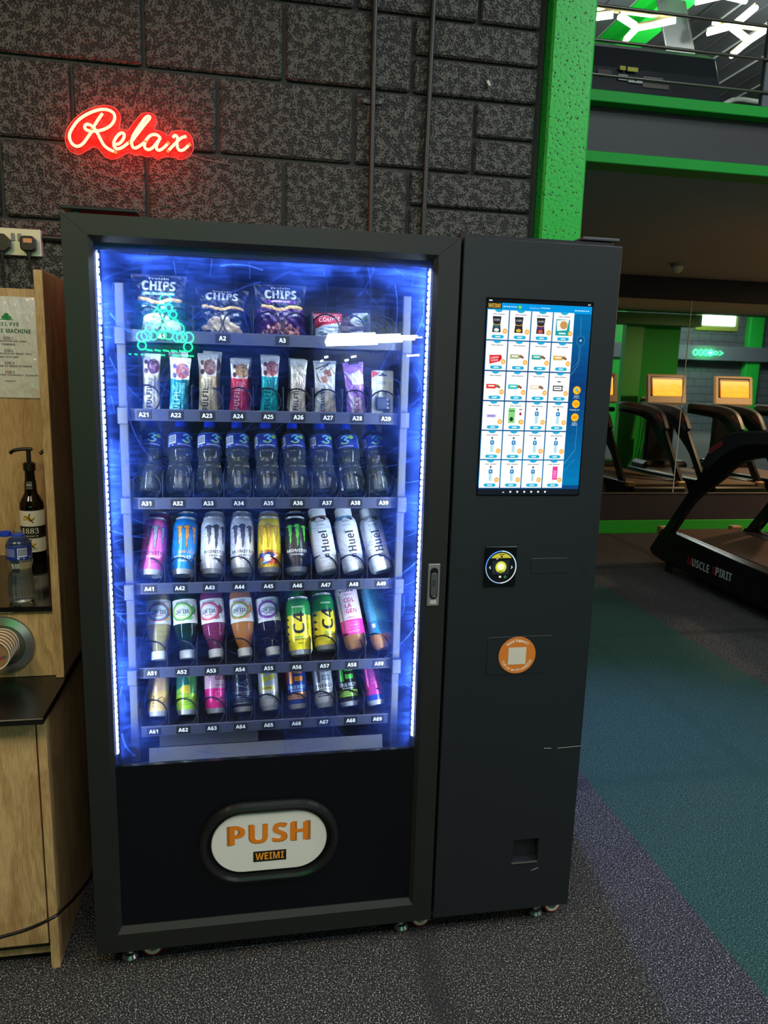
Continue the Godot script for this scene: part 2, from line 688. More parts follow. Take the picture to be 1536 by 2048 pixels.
func room() -> void:
	var grey := carpet([c8(9, 9, 9), c8(17, 17, 17), c8(32, 31, 30), c8(82, 80, 78), c8(206, 203, 196)], 21)
	var teal := carpet([c8(10, 28, 23), c8(20, 46, 38), c8(30, 64, 54), c8(46, 88, 74), c8(96, 142, 124)], 22)
	struct("floor", bb(-2.4, -0.1, -9.2, 1.75, 0, 10.2), grey)
	struct("floor_001", bb(1.75, -0.1, -9.2, 3.15, 0, 10.2), teal)
	struct("floor_002", bb(3.15, -0.1, -9.2, 18.2, 0, 10.2), grey)
	var dark_wall := mat(40, 41, 42, 0.7)
	# block wall behind the machine
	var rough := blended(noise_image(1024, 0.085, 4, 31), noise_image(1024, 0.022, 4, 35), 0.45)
	var block_mat := printed(tex(ramp(rough, [[0, c8(18, 18, 18)], [106, c8(30, 29, 28)], [124, c8(80, 77, 72)], [255, c8(104, 100, 93)]])), 0.62)  # pit shade painted into the colour as darker spots
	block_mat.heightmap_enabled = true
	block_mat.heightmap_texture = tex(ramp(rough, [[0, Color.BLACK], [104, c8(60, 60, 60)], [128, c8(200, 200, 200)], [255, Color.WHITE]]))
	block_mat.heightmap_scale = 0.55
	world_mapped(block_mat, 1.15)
	var wall := struct("wall_back", bb(-2.4, 0, -1.12, 1.43, 5.1, -0.897), mat(46, 45, 44, 0.6))
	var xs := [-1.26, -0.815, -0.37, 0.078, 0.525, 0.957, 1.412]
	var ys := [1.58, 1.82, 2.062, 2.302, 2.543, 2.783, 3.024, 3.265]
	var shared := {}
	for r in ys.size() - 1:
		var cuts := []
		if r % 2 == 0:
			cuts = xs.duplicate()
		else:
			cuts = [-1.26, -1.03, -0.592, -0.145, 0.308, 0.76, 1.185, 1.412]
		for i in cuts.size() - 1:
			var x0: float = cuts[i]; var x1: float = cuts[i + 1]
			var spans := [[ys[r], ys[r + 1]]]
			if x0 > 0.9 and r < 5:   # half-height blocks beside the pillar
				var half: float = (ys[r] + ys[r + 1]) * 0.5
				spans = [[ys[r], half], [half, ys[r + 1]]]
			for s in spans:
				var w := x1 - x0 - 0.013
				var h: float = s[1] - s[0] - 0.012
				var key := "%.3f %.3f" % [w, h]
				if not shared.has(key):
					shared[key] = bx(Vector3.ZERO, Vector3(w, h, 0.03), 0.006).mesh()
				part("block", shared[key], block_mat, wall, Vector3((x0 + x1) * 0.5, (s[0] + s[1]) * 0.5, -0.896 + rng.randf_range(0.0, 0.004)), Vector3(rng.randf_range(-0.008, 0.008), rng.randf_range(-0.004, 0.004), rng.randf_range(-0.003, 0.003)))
	# pillar at the end of the block wall
	var pm := MB.new()
	pm.box(Vector3(1.5145, 2.55, -0.985), Vector3(0.159, 5.1, 0.29), 0.008)
	solo("pillar", pm, green_paint, "tall bright green painted concrete pillar with small pits beside the dark block wall", "pillar")
	struct("wall_left", bb(-2.6, 0, -1.2, -2.4, 5.1, 10.2), dark_wall)
	struct("wall_inner", bb(1.2, 0, -9.2, 1.44, 5.1, -1.13), dark_wall)
	struct("wall_right", bb(18.2, 0, -9.2, 18.4, 5.1, 10.2), dark_wall)
	struct("wall_mirror", bb(1.44, 0, -5.6, 18.2, 2.63, -5.345), mat(30, 32, 40, 0.6))
	struct("wall_upper", bb(1.44, 2.9, -9.4, 18.2, 5.1, -9.2), mat(46, 48, 54, 0.6))
	struct("trim_1", bb(1.44, 2.412, -5.345, 18.2, 2.632, -5.295, 0.003), mat(18, 24, 38, 0.7))
	struct("trim_2", bb(1.44, 0.142, -5.345, 18.2, 0.425, -5.29, 0.003), mat(44, 38, 38, 0.55))
	struct("trim_3", bb(1.44, 0.425, -5.345, 18.2, 0.437, -5.275, 0.003), mat(92, 78, 64, 0.5))
	struct("baseboard_back", bb(1.44, 0, -5.345, 18.2, 0.142, -5.28, 0.004), mat(40, 170, 40, 0.5))
	var silver := mat(196, 208, 200, 0.02, 1.0)
	for i in 4:
		var x0 := 3.395 + 1.45 * i
		solo("mirror_panel", bb(x0 + 0.002, 0.438, -5.344, x0 + 1.448, 2.411, -5.3, 0.002), silver,
			["large wall mirror panel partly hidden behind the vending machine, left of the thin bright joint", "large wall mirror panel right of the thin bright joint, reflecting two orange treadmill screens", "wall mirror panel past the right edge of the photo, nearest to it", "wall mirror panel farthest right, beyond the photo's edge"][i], "mirror", Vector3.ZERO, "wall mirror panels")
	for i in 3:  # glint along each mirror joint, painted as a pale strip
		solo("joint_glint", bb(3.395 + 1.45 * (i + 1) - 0.004, 0.438, -5.3005, 3.395 + 1.45 * (i + 1) + 0.004, 2.411, -5.296, 0.001), mat(225, 228, 216, 0.3),
			["thin pale strip painting a glint on the mirror joint in view", "thin pale strip painting a glint on the first mirror joint outside the frame", "thin pale strip painting a glint on the farthest mirror joint outside the frame"][i], "painted glint")
	# roof: dark corrugated sheet, its ribs running away from the camera
	var roof_mat := mat(84, 87, 95, 0.5)
	var roof := struct("ceiling", bb(-2.6, 5.1, -9.4, 18.4, 5.2, 10.4), roof_mat)
	var rib := bx(Vector3.ZERO, Vector3(0.018, 0.02, 9.0), 0.005).mesh()
	var edge := mat(200, 204, 206, 0.4)  # pale colour paints the glints along alternate ribs
	for i in 30:
		part("roof_rib", rib, edge if i % 2 == 0 else roof_mat, roof, Vector3(1.6 + i * 0.24, 5.088, -4.8))

func i_beam(called: String, label: String, x0: float, x1: float, y0: float, y1: float, z: float) -> void:
	var t := thing(called, label, "steel beam", Vector3((x0 + x1) * 0.5, y0, z))
	var l := x1 - x0
	part("bottom_flange", bx(Vector3(0, 0.025, -0.07), Vector3(l, 0.05, 0.14), 0.003), flat_green, t)
	part("top_flange", bx(Vector3(0, y1 - y0 - 0.025, -0.07), Vector3(l, 0.05, 0.14), 0.003), flat_green, t)
	part("web", bx(Vector3(0, (y1 - y0) * 0.5, -0.075), Vector3(l, y1 - y0 - 0.1, 0.02)), mat(46, 46, 50, 0.55), t)

var flat_green: StandardMaterial3D

func hex_tubes(called: String, label: String, segs: Array, y: float, lit: StandardMaterial3D, group := "") -> Node3D:
	var mid := Vector2.ZERO
	for s in segs:
		mid += Vector2(s[0] + s[2], s[1] + s[3]) * 0.5
	mid /= segs.size()
	var t := thing(called, label, "light", Vector3(mid.x, y, mid.y), group)
	for s in segs:
		var a := Vector3(s[0] - mid.x, 0, s[1] - mid.y)
		var b := Vector3(s[2] - mid.x, 0, s[3] - mid.y)
		part("light_tube", tubes([a, b], 0.021, 8), lit, t)
		part("light_housing", tubes([a + Vector3(0, 0.03, 0), b + Vector3(0, 0.03, 0)], 0.014, 6), mat(215, 200, 170, 0.4), t)
	return t

func upper_floor() -> void:
	flat_green = mat(24, 160, 54, 0.5)
	flat_green.metallic_specular = 0.3
	var deck := struct("ceiling_mezzanine", bb(1.44, 2.63, -9.2, 18.2, 2.9, -1.8), mat(170, 170, 160, 0.75))
	i_beam("steel_beam", "long steel I-beam with green flanges and dark web along the mezzanine edge", 1.6, 18.2, 2.617, 2.934, -1.72)
	# guard rail: three slim rods between posts
	var rail := thing("guard_rail", "slim metal guard rail of three rods above the green beam", "railing", Vector3(5.0, 2.934, -1.78))
	for y in [0.085, 0.233, 0.379]:
		part("rod", tubes([Vector3(-3.4, y, 0), Vector3(6.0, y, 0)], 0.0075, 8), mat(96, 92, 84, 0.35, 0.7), rail)
	for x in [-2.06, 0.3, 2.6, 5.0]:
		part("post", bx(Vector3(x, 0.28, -0.02), Vector3(0.045, 0.56, 0.03), 0.004), mat(84, 88, 96, 0.4, 0.4), rail)
	# big dark unit lying behind the rail
	var u := thing("ventilation_unit", "big dark rounded unit with warning labels lying behind the mezzanine rail", "equipment", Vector3(2.3, 2.9, -2.4))
	var prof := PackedVector2Array([Vector2(0.0, 0.0), Vector2(0.05, 0.15), Vector2(0.05, 0.26), Vector2(0.02, 0.4), Vector2(-0.03, 0.52), Vector2(-0.11, 0.57), Vector2(-0.5, 0.58), Vector2(-0.62, 0.4), Vector2(-0.62, 0.0)])
	var um := MB.new()
	um.prism(prof, -0.74, 0.74, 0.03)
	part("casing", um, mat(34, 35, 44, 0.45), u, Vector3(0.03, 0, 0), Vector3(0, -PI / 2, 0))
	part("end_plate", bb(0.772, 0.02, -0.5, 0.78, 0.5, -0.06, 0.004), mat(54, 56, 64, 0.4), u)
	for l in [[0.145, 0.372, 0.034, 0.022, c8(190, 178, 40)], [0.205, 0.37, 0.062, 0.022, c8(196, 186, 60)], [0.15, 0.325, 0.055, 0.03, c8(180, 180, 184)], [0.225, 0.318, 0.085, 0.03, c8(196, 196, 196)], [0.33, 0.335, 0.12, 0.014, c8(110, 110, 108)], [0.35, 0.298, 0.16, 0.024, c8(96, 88, 74)], [0.04, 0.34, 0.08, 0.03, c8(60, 46, 48)]]:
		part("label_sticker", bx(Vector3.ZERO, Vector3(l[2], l[3], 0.002)), mat(l[4].r8, l[4].g8, l[4].b8, 0.5), u, Vector3(l[0], l[1] + 0.02, 0.0445), Vector3(-0.07, 0, 0))
	part("label_mark", bx(Vector3(0, 0, 0), Vector3(0.03, 0.012, 0.001)), mat(20, 20, 20), u, Vector3(0.235, 0.342, 0.0475), Vector3(-0.07, 0, 0.5))
	part("hook", tubes(v3([0.79, 0.27, 0.0, 0.86, 0.28, 0.0, 0.9, 0.27, 0.0, 0.91, 0.24, 0.0]), 0.007), mat(30, 30, 32, 0.4), u)
	# cables along the deck
	solo("cable", tubes(PackedVector3Array(curve([Vector3(2.72, 2.945, -2.0), Vector3(2.8, 3.0, -1.98), Vector3(2.9, 3.05, -1.98), Vector3(3.02, 3.06, -2.0), Vector3(3.2, 3.05, -2.0)], 6)), 0.011), mat(214, 214, 210, 0.4), "white cable looping over the deck edge right of the dark unit", "cable")
	solo("cable", tubes(PackedVector3Array(curve([Vector3(3.66, 4.02, -3.9), Vector3(3.6, 3.95, -3.9), Vector3(3.55, 3.8, -3.9), Vector3(3.54, 3.4, -3.9), Vector3(3.54, 2.9, -3.9)], 6)), 0.012), mat(206, 206, 200, 0.4), "white cable hanging down behind the end of the dark unit", "cable")
	# rafters under the roof
	var gm := MB.new()
	gm.box(Vector3(0, 0.11, 0), Vector3(0.26, 0.02, 7.4)); gm.box(Vector3(0, -0.11, 0), Vector3(0.26, 0.02, 7.4)); gm.box(Vector3.ZERO, Vector3(0.03, 0.2, 7.4))
	solo("roof_beam", gm, mat(28, 190, 60, 0.4), "bright green steel roof beam above the left star-shaped light", "steel beam", Vector3(4.12, 4.96, -5.45))
	var b := thing("roof_brace", "dark grey slanting steel brace rising to the roof between the lights", "steel beam", Vector3(4.15, 4.4, -4.75))
	part("plate", bx(Vector3(0, 0.1, 0), Vector3(0.24, 1.9, 0.02), 0.003), mat(20, 21, 27, 0.55), b, Vector3.ZERO, Vector3(0, 0, 0.33))
	part("flange", bx(Vector3(0.13, 0.1, -0.06), Vector3(0.02, 1.9, 0.14), 0.003), mat(14, 15, 19, 0.55), b, Vector3.ZERO, Vector3(0, 0, 0.33))
	var tube_lit := glow(Color(0.96, 1.0, 0.92), 4.0)
	hex_tubes("hexagon_light", "star-shaped LED tube light left of the grey brace, above the mezzanine", [[3.08, -4.56, 3.33, -4.41], [3.39, -4.42, 3.63, -4.57], [3.63, -4.57, 3.86, -4.37], [3.63, -4.57, 3.65, -4.82]], 4.5, tube_lit, "")
	hex_tubes("hexagon_light", "brightest star-shaped LED tube light at the photo's top right corner", [[4.24, -4.51, 4.37, -4.34], [4.37, -4.34, 4.34, -4.02], [4.38, -4.38, 4.67, -4.56], [4.71, -4.86, 4.67, -4.56], [4.67, -4.56, 4.67, -4.3]], 4.5, tube_lit, "")
	hex_tubes("hexagon_light", "short LED tube light at the top edge of the photo above the grey brace", [[3.84, -4.06, 3.99, -3.92], [3.99, -3.92, 4.2, -3.95]], 4.5, tube_lit, "")
	for s in [[3.0, 3.9, "left"], [4.25, 5.1, "right"]]:
		solo("light_batten", bx(Vector3.ZERO, Vector3(s[1] - s[0], 0.03, 0.04), 0.006), mat(214, 190, 140, 0.5), "pale wooden batten that carries the %s star-shaped light" % ("first" if s[2] == "left" else "brightest"), "batten", Vector3((s[0] + s[1]) * 0.5, 4.565, -4.46))
	# hexagon lights over the hall, out of the frame, two of them added for brightness
	for c in [[0.55, 1.65, 3.25, "just above the camera"], [-1.3, 1.7, 3.22, "left of the camera"], [4.6, 3.2, 4.6, "right of the camera"], [14.0, 7.0, 4.6, "far across the hall"], [2.9, 0.5, 4.3, "added to brighten the green carpet strip"], [8.8, 2.0, 4.5, "added to brighten the middle of the hall"]]:
		var segs := []
		for i in 6:
			var a := TAU * i / 6
			var e := TAU * (i + 1) / 6
			segs.append([c[0] + 0.62 * cos(a), c[1] + 0.62 * sin(a), c[0] + 0.62 * cos(e), c[1] + 0.62 * sin(e)])
		hex_tubes("hexagon_light", "hexagon of LED tubes under the roof %s" % c[3], segs, c[2] + 0.04, tube_lit, "")

# one mitred bar of a rectangular frame; a, b: [outer corner, inner corner, corner at the foot of the bevel]
func mitre_bar(a: Array, b: Array, z_back: float, z_front: float, z_foot: float) -> MB:
	var m := MB.new()
	var rows := []
	for e in [a, b]:
		var q: Array = e
		rows.append([Vector3(q[0].x, q[0].y, z_back), Vector3(q[0].x, q[0].y, z_front), Vector3(q[1].x, q[1].y, z_front), Vector3(q[2].x, q[2].y, z_foot), Vector3(q[2].x, q[2].y, z_back)])
	var mid := Vector3.ZERO
	for r in rows:
		for p in r:
			mid += p * 0.1
	for i in 5:
		var j := (i + 1) % 5
		var o: Vector3 = (rows[0][i] + rows[0][j] + rows[1][i] + rows[1][j]) * 0.25 - mid
		m.quad(rows[0][i], rows[0][j], rows[1][j], rows[1][i], o)
	for r in rows:
		m.quad(r[0], r[1], r[2], r[3], r[0] - mid)
		m.quad(r[0], r[3], r[4], r[4] + Vector3(0, 0, 1e-5), r[0] - mid)
	return m

# a plate in the plane z0 with a rectangular pocket of the given depth
func pocket_plate(x0: float, y0: float, x1: float, y1: float, h: Rect2, z: float, thick: float, depth: float) -> MB:
	var m := MB.new()
	var xs := [x0, h.position.x, h.end.x, x1]
	var ys := [y0, h.position.y, h.end.y, y1]
	var b := 0.002
	for i in 3:
		for j in 3:
			if i == 1 and j == 1:
				continue
			var l: float = xs[i] + (b if i == 0 else 0.0); var r: float = xs[i + 1] - (b if i == 2 else 0.0)
			var d: float = ys[j] + (b if j == 0 else 0.0); var u: float = ys[j + 1] - (b if j == 2 else 0.0)
			m.quad(Vector3(l, d, z), Vector3(r, d, z), Vector3(r, u, z), Vector3(l, u, z), Vector3(0, 0, 1))
	var rect := func(a: float, bq: float, c: float, d: float, zz: float) -> PackedVector3Array:
		return PackedVector3Array([Vector3(a, bq, zz), Vector3(c, bq, zz), Vector3(c, d, zz), Vector3(a, d, zz)])
	m.loft([rect.call(x0 + b, y0 + b, x1 - b, y1 - b, z), rect.call(x0, y0, x1, y1, z - b), rect.call(x0, y0, x1, y1, z - thick)])
	var hx := h.position.x; var hy := h.position.y; var hX := h.end.x; var hY := h.end.y
	m.quad(Vector3(hx, hy, z), Vector3(hX, hy, z), Vector3(hX, hy + 0.004, z - depth), Vector3(hx, hy + 0.004, z - depth), Vector3(0, 1, 0))
	m.quad(Vector3(hx, hY, z), Vector3(hX, hY, z), Vector3(hX, hY, z - depth), Vector3(hx, hY, z - depth), Vector3(0, -1, 0))
	m.quad(Vector3(hx, hy, z), Vector3(hx, hY, z), Vector3(hx, hY, z - depth), Vector3(hx, hy, z - depth), Vector3(1, 0, 0))
	m.quad(Vector3(hX, hy, z), Vector3(hX, hY, z), Vector3(hX, hY, z - depth), Vector3(hX, hy, z - depth), Vector3(-1, 0, 0))
	m.quad(Vector3(hx, hy, z - depth), Vector3(hX, hy, z - depth), Vector3(hX, hY, z - depth), Vector3(hx, hY, z - depth), Vector3(0, 0, 1))
	return m

func smudge_glow_film() -> StandardMaterial3D:
	# wiped dirt, streaks and finger marks; blue LED haze painted into tint and cover
	var W := 640; var H := 1024
	var hz := FastNoiseLite.new()
	hz.seed = 5; hz.frequency = 0.006; hz.fractal_octaves = 4
	hz.domain_warp_enabled = true; hz.domain_warp_amplitude = 60.0; hz.domain_warp_frequency = 0.01
	var a := hz.get_image(W, H)
	a.convert(Image.FORMAT_RGBA8)
	var st := FastNoiseLite.new()
	st.seed = 9; st.frequency = 0.05; st.fractal_octaves = 3
	# wiping strokes: arcs drawn on a second sheet
	var b := Board.new(W / 2, H / 2, Color(0, 0, 0, 1))
	var r := RandomNumberGenerator.new()
	r.seed = 12
	for i in 300:
		var c := Vector2(r.randf_range(0, W / 2), r.randf_range(0, H / 2))
		var rad := r.randf_range(30, 170)
		var a0 := r.randf() * TAU
		var pts := []
		for k in 9:
			var t := a0 + k * 0.09
			pts.append(c + Vector2(cos(t), sin(t) * 0.8) * rad)
		var v := r.randf_range(0.15, 0.8)
		b.path(pts, r.randf_range(0.5, 1.6), Color(v, v, v))
	for i in 200:   # fine scratches and drips
		var p := Vector2(r.randf_range(0, W / 2), r.randf_range(0, H / 2))
		var v := r.randf_range(0.3, 1.0)
		b.line(p, p + Vector2(r.randf_range(-3, 3), r.randf_range(4, 18)), 0.5, Color(v, v, v))
	for i in 14:   # finger marks near the top left
		b.disc(42 + r.randf_range(-22, 30), 30 + r.randf_range(-14, 26), r.randf_range(1.5, 4), r.randf_range(2, 3), Color(0.05, 0.05, 0.05))
	var bd := b.img.get_data()
	var ad := a.get_data()
	var out := PackedByteArray()
	out.resize(W * H * 4)
	for y in H:
		for x in W:
			var i := (y * W + x) * 4
			var v := ad[i] / 255.0
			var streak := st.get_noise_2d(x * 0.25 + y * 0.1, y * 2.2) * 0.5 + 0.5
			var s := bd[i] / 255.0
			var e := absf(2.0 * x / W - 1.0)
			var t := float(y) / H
			var edge_glow := clampf(0.34 + 0.9 * pow(e, 4.0) + 1.0 * pow(1.0 - t, 8.0) + 0.35 * pow(t, 14.0) + (v - 0.5) * 0.5, 0.12, 1.3)  # cover grows at sides and top, painting in the LED glow
			var al := clampf((0.05 + 0.16 * clampf((v - 0.3) * 2.4, 0.0, 1.0) + 0.30 * clampf((streak - 0.35) * 2.0, 0.0, 1.0) * v) * edge_glow + 0.5 * s * maxf(edge_glow, 0.4) + 0.3 * pow(e, 60.0), 0.0, 0.9)
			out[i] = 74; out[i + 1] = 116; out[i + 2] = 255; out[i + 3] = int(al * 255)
	var m := StandardMaterial3D.new()
	m.albedo_texture = tex(Image.create_from_data(W, H, false, Image.FORMAT_RGBA8, out))
	m.transparency = BaseMaterial3D.TRANSPARENCY_ALPHA
	m.roughness = 0.8
	m.metallic_specular = 0.1
	m.backlight_enabled = true
	m.backlight = Color(1, 1, 1)
	return m

func machine() -> void:
	var t := thing("vending_machine", "tall black glass-fronted vending machine with white lit edges, PUSH flap and touch screen column", "vending machine")
	var body := mat(24, 26, 29, 0.5)
	var inner := mat(20, 25, 46, 0.5)
	part("side_panel", bb(0.006, 0.066, -0.86, 0.05, 1.93, -0.048), body, t)
	part("side_panel", bb(1.284, 0.066, -0.86, 1.324, 1.93, -0.033), body, t)
	part("partition", bb(0.862, 0.066, -0.86, 0.915, 1.93, -0.048), body, t)
	part("back_panel", bb(0.006, 0.066, -0.88, 1.324, 1.93, -0.86), body, t)
	part("top_panel", bb(0.004, 1.885, -0.86, 0.915, 1.932, -0.05), body, t)
	part("top_panel", bb(0.918, 1.885, -0.86, 1.324, 1.945, -0.035), body, t)
	part("base_panel", bb(0.006, 0.066, -0.86, 1.324, 0.115, -0.048), body, t)
	part("liner", bb(0.05, 0.58, -0.72, 0.862, 1.885, -0.70), inner, t)
	part("liner", bb(0.05, 0.58, -0.7, 0.0565, 1.885, -0.05), inner, t)
	part("liner", bb(0.8535, 0.58, -0.7, 0.862, 1.885, -0.05), inner, t)
	part("liner", bb(0.05, 1.877, -0.7, 0.862, 1.885, -0.05), inner, t)
	part("chute_floor", bb(0.05, 0.5, -0.7, 0.862, 0.515, -0.05), inner, t)
	part("chute_plate", bx(Vector3.ZERO, Vector3(0.65, 0.05, 0.004)), mat(92, 94, 104, 0.5), t, Vector3(0.455, 0.548, -0.14), Vector3(-0.25, 0, 0))
	part("chute_plate", bx(Vector3.ZERO, Vector3(0.27, 0.042, 0.004)), mat(84, 86, 98, 0.5), t, Vector3(0.29, 0.585, -0.17), Vector3(-0.1, 0, 0))
	for x in [0.098, 0.808]:
		part("tray_support", bb(x - 0.011, 0.55, -0.135, x + 0.011, 1.80, -0.118, 0.002), mat(22, 25, 40, 0.45), t)
	for y in [1.678, 1.485, 1.259, 1.032, 0.798]:
		for x in [0.098, 0.808]:
			part("tray_clip", bb(x - 0.013, y - 0.024, -0.118, x + 0.013, y + 0.018, -0.104, 0.002), mat(26, 30, 46, 0.45), t)
	part("barcode_sticker", bb(0.0566, 1.70, -0.13, 0.0572, 1.80, -0.055), mat(225, 232, 235, 0.6), t)
	for i in 6:
		part("barcode_bar", bb(0.0572, 1.735 + i * 0.005, -0.115, 0.0574, 1.7375 + i * 0.005, -0.075), mat(30, 34, 44, 0.6), t)
	# door frame: four mitred bars
	var C := [[Vector2(0, 0.065), Vector2(0.054, 0.118), Vector2(0.064, 0.134)], [Vector2(0.91, 0.065), Vector2(0.856, 0.118), Vector2(0.846, 0.134)], [Vector2(0.91, 1.93), Vector2(0.856, 1.886), Vector2(0.846, 1.874)], [Vector2(0, 1.93), Vector2(0.054, 1.886), Vector2(0.064, 1.874)]]
	var frame_mat := mat(30, 31, 29, 0.44, 0.0)
	frame_mat.metallic_specular = 0.45
	frame_mat.clearcoat_enabled = true
	frame_mat.clearcoat = 0.3
	frame_mat.clearcoat_roughness = 0.4
	for i in 4:
		var bar := mitre_bar(C[i], C[(i + 1) % 4], -0.045, 0.0, -0.012)
		part("frame_bar", bar, frame_mat, t)
	for c in [[0.0, 1.93, 1, -1], [0.91, 1.93, -1, -1]]:   # stained corner patches and dark mitre lines
		part("mitre_line", tubes([Vector3(c[0] + c[2] * 0.001, c[1] + c[3] * 0.001, 0.0), Vector3(c[0] + c[2] * 0.054, c[1] + c[3] * 0.044, 0.0)], 0.0006, 4), mat(12, 12, 12), t)
	part("glass_pane", bb(0.062, 0.595, -0.021, 0.848, 1.876, -0.015), pane(0.0), t)
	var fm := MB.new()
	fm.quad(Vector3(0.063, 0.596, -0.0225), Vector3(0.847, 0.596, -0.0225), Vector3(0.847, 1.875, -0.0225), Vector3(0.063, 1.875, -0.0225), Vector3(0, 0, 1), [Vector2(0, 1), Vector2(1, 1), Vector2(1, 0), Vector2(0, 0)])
	part("smudge_glow_film", fm, smudge_glow_film(), t)
	part("glass_edge", bb(0.062, 1.858, -0.03, 0.848, 1.876, -0.0235), mat(30, 34, 60, 0.3), t)
	part("lower_panel", bb(0.06, 0.13, -0.03, 0.85, 0.594, -0.0145), mat(4, 6, 14, 0.3), t)
	# LED strips in both front corners
	var led_white := glow(Color(0.80, 0.9, 1.0), 3.5)
	for s in [[0.0625, 1.0], [0.8475, -1.0]]:
		var x: float = s[0]; var d: float = s[1]
		var strip := part("led_strip", bb(x - 0.003, 0.62, -0.05, x + 0.003, 1.862, -0.026), mat(220, 224, 230, 0.5), t)
		var dots := MB.new()
		for i in 76:
			dots.box(Vector3(x + d * 0.0045, 0.628 + i * 0.01625, -0.034), Vector3(0.007, 0.0125, 0.011), 0.0015)
		var dm := part("led_row", dots, led_white, strip)
		dm.set_meta("kind", "stuff")
		area(Vector3(x + d * 0.0085, 1.241, -0.036), Vector3(d, 0, -0.35), Vector2(0.012, 1.24), 0.75, Color(0.78, 0.88, 1.0), "led_strip_light")
	var top := part("led_strip", bb(0.1, 1.869, -0.05, 0.81, 1.8745, -0.03), mat(220, 224, 230, 0.5), t)  # unseen top strip, added to brighten the upper glass
	var td := MB.new()
	for i in 42:
		td.box(Vector3(0.112 + i * 0.01675, 1.868, -0.04), Vector3(0.0125, 0.003, 0.009), 0.001)
	part("led_row", td, led_white, top).set_meta("kind", "stuff")
	area(Vector3(0.455, 1.8655, -0.04), Vector3(0, -1, -0.1), Vector2(0.7, 0.012), 0.28, Color(0.78, 0.88, 1.0), "led_strip_light")
	# push flap
	var c := Vector2(0.4535, 0.3545)
	var loops := []
	for l in [[0.374, 0.231, -0.016], [0.374, 0.231, -0.006], [0.366, 0.223, 0.006], [0.350, 0.207, 0.010], [0.334, 0.191, 0.006], [0.328, 0.186, -0.014]]:
		loops.append(ring3(rrect(l[0], l[1], l[1] * 0.5 - 0.0005, 12, c), l[2]))
	var sm := MB.new()
	sm.loft(loops)
	part("flap_surround", sm, mat(26, 26, 27, 0.28), t)
	var inner_ring := MB.new()
	inner_ring.prism(rrect(0.33, 0.19, 0.0945, 12, c), -0.0145, -0.011)
	part("flap_recess", inner_ring, mat(6, 6, 7, 0.4), t)
	var fl := MB.new()
	fl.prism(rrect(0.308, 0.172, 0.0855, 12, c), -0.011, -0.003, 0.002)
	var flap := part("push_flap", fl, mat(232, 230, 222, 0.5), t)
	var word := lettering("PUSH", 0.052)
	var ww := word.get_aabb().size.x
	for l in [[1.07, 1.09, 0.0, mat(176, 110, 40, 0.5)], [1.0, 1.0, 0.0005, mat(236, 132, 26, 0.45)]]:
		var w := part("lettering", word, l[3], flap, Vector3(c.x - 0.001, c.y + 0.024, -0.0028 + l[2]))
		w.scale = Vector3(0.208 / ww * l[0], l[1], 1)
	part("name_plate", bx(Vector3(c.x + 0.0, c.y - 0.042, -0.0027), Vector3(0.088, 0.031, 0.001), 0.0003), mat(28, 24, 20, 0.4), flap)
	var nm := part("lettering", lettering("WEIMI", 0.02), mat(246, 160, 40, 0.45), flap, Vector3(c.x, c.y - 0.042, -0.0021))
	nm.scale = Vector3(0.076 / nm.mesh.get_aabb().size.x, 1, 1)
	# lock on the right bar
	var lk := part("lock_plate", bb(0.8605, 1.006, 0.0, 0.8925, 1.12, 0.004, 0.0015), mat(150, 152, 150, 0.4, 0.5), t)
	var lr := MB.new()
	lr.prism(rrect(0.021, 0.085, 0.0104, 8, Vector2(0.8765, 1.068)), 0.004, 0.0052, 0.0008)
	part("lock_recess", lr, mat(30, 31, 32, 0.4, 0.5), lk)
	var lh := MB.new()
	lh.prism(rrect(0.017, 0.062, 0.008, 8, Vector2(0.8765, 1.066)), 0.0052, 0.0085, 0.001)
	part("lock_handle", lh, mat(96, 98, 98, 0.4, 0.5), lk)
	part("lock_key", bx(Vector3(0.8765, 1.072, 0.0095), Vector3(0.006, 0.017, 0.004), 0.001), chrome, lk)
	var kh := MB.new()
	kh.lathe([Vector2(0.0001, 0.001), Vector2(0.005, 0.001), Vector2(0.0075, 0.003), Vector2(0.0095, 0.002), Vector2(0.0095, 0)], 16)
	part("keyhole", kh, mat(120, 122, 122, 0.3, 0.9), lk, Vector3(0.8765, 1.04, 0.0045), Vector3(PI / 2, 0, 0))
	part("lock_tag", bb(0.868, 1.012, 0.004, 0.885, 1.022, 0.005), mat(190, 190, 186, 0.4), lk)
	# payment column
	var plate := pocket_plate(0.918, 0.066, 1.33, 1.932, Rect2(1.146, 0.222, 0.077, 0.073), 0.0, 0.03, 0.022)
	var col_mat := mat(27, 31, 35, 0.44)
	col_mat.metallic_specular = 0.45
	col_mat.clearcoat_enabled = true
	col_mat.clearcoat = 0.3
	col_mat.clearcoat_roughness = 0.4
	part("column_door", plate, col_mat, t)
	part("coin_tray_lip", bb(1.144, 0.219, 0.0, 1.222, 0.2222, 0.0025), mat(120, 116, 110, 0.4, 0.5), t)
	var scr := part("touch_screen", bb(0.9805, 1.299, 0.0, 1.2625, 1.794, 0.0016), mat(6, 7, 9, 0.1), t)
	var sq := MB.new()
	sq.quad(Vector3(0.9835, 1.302, 0.0018), Vector3(1.2595, 1.302, 0.0018), Vector3(1.2595, 1.791, 0.0018), Vector3(0.9835, 1.791, 0.0018), Vector3(0, 0, 1), [Vector2(0, 1), Vector2(1, 1), Vector2(1, 0), Vector2(0, 0)])
	var ui := screen_picture()
	var um := StandardMaterial3D.new()
	um.albedo_color = Color(0.02, 0.02, 0.02)
	um.roughness = 0.15
	um.emission_enabled = true
	um.emission = Color.BLACK
	um.emission_texture = ui
	um.emission_energy_multiplier = 1.05
	part("screen_picture", sq, um, scr)
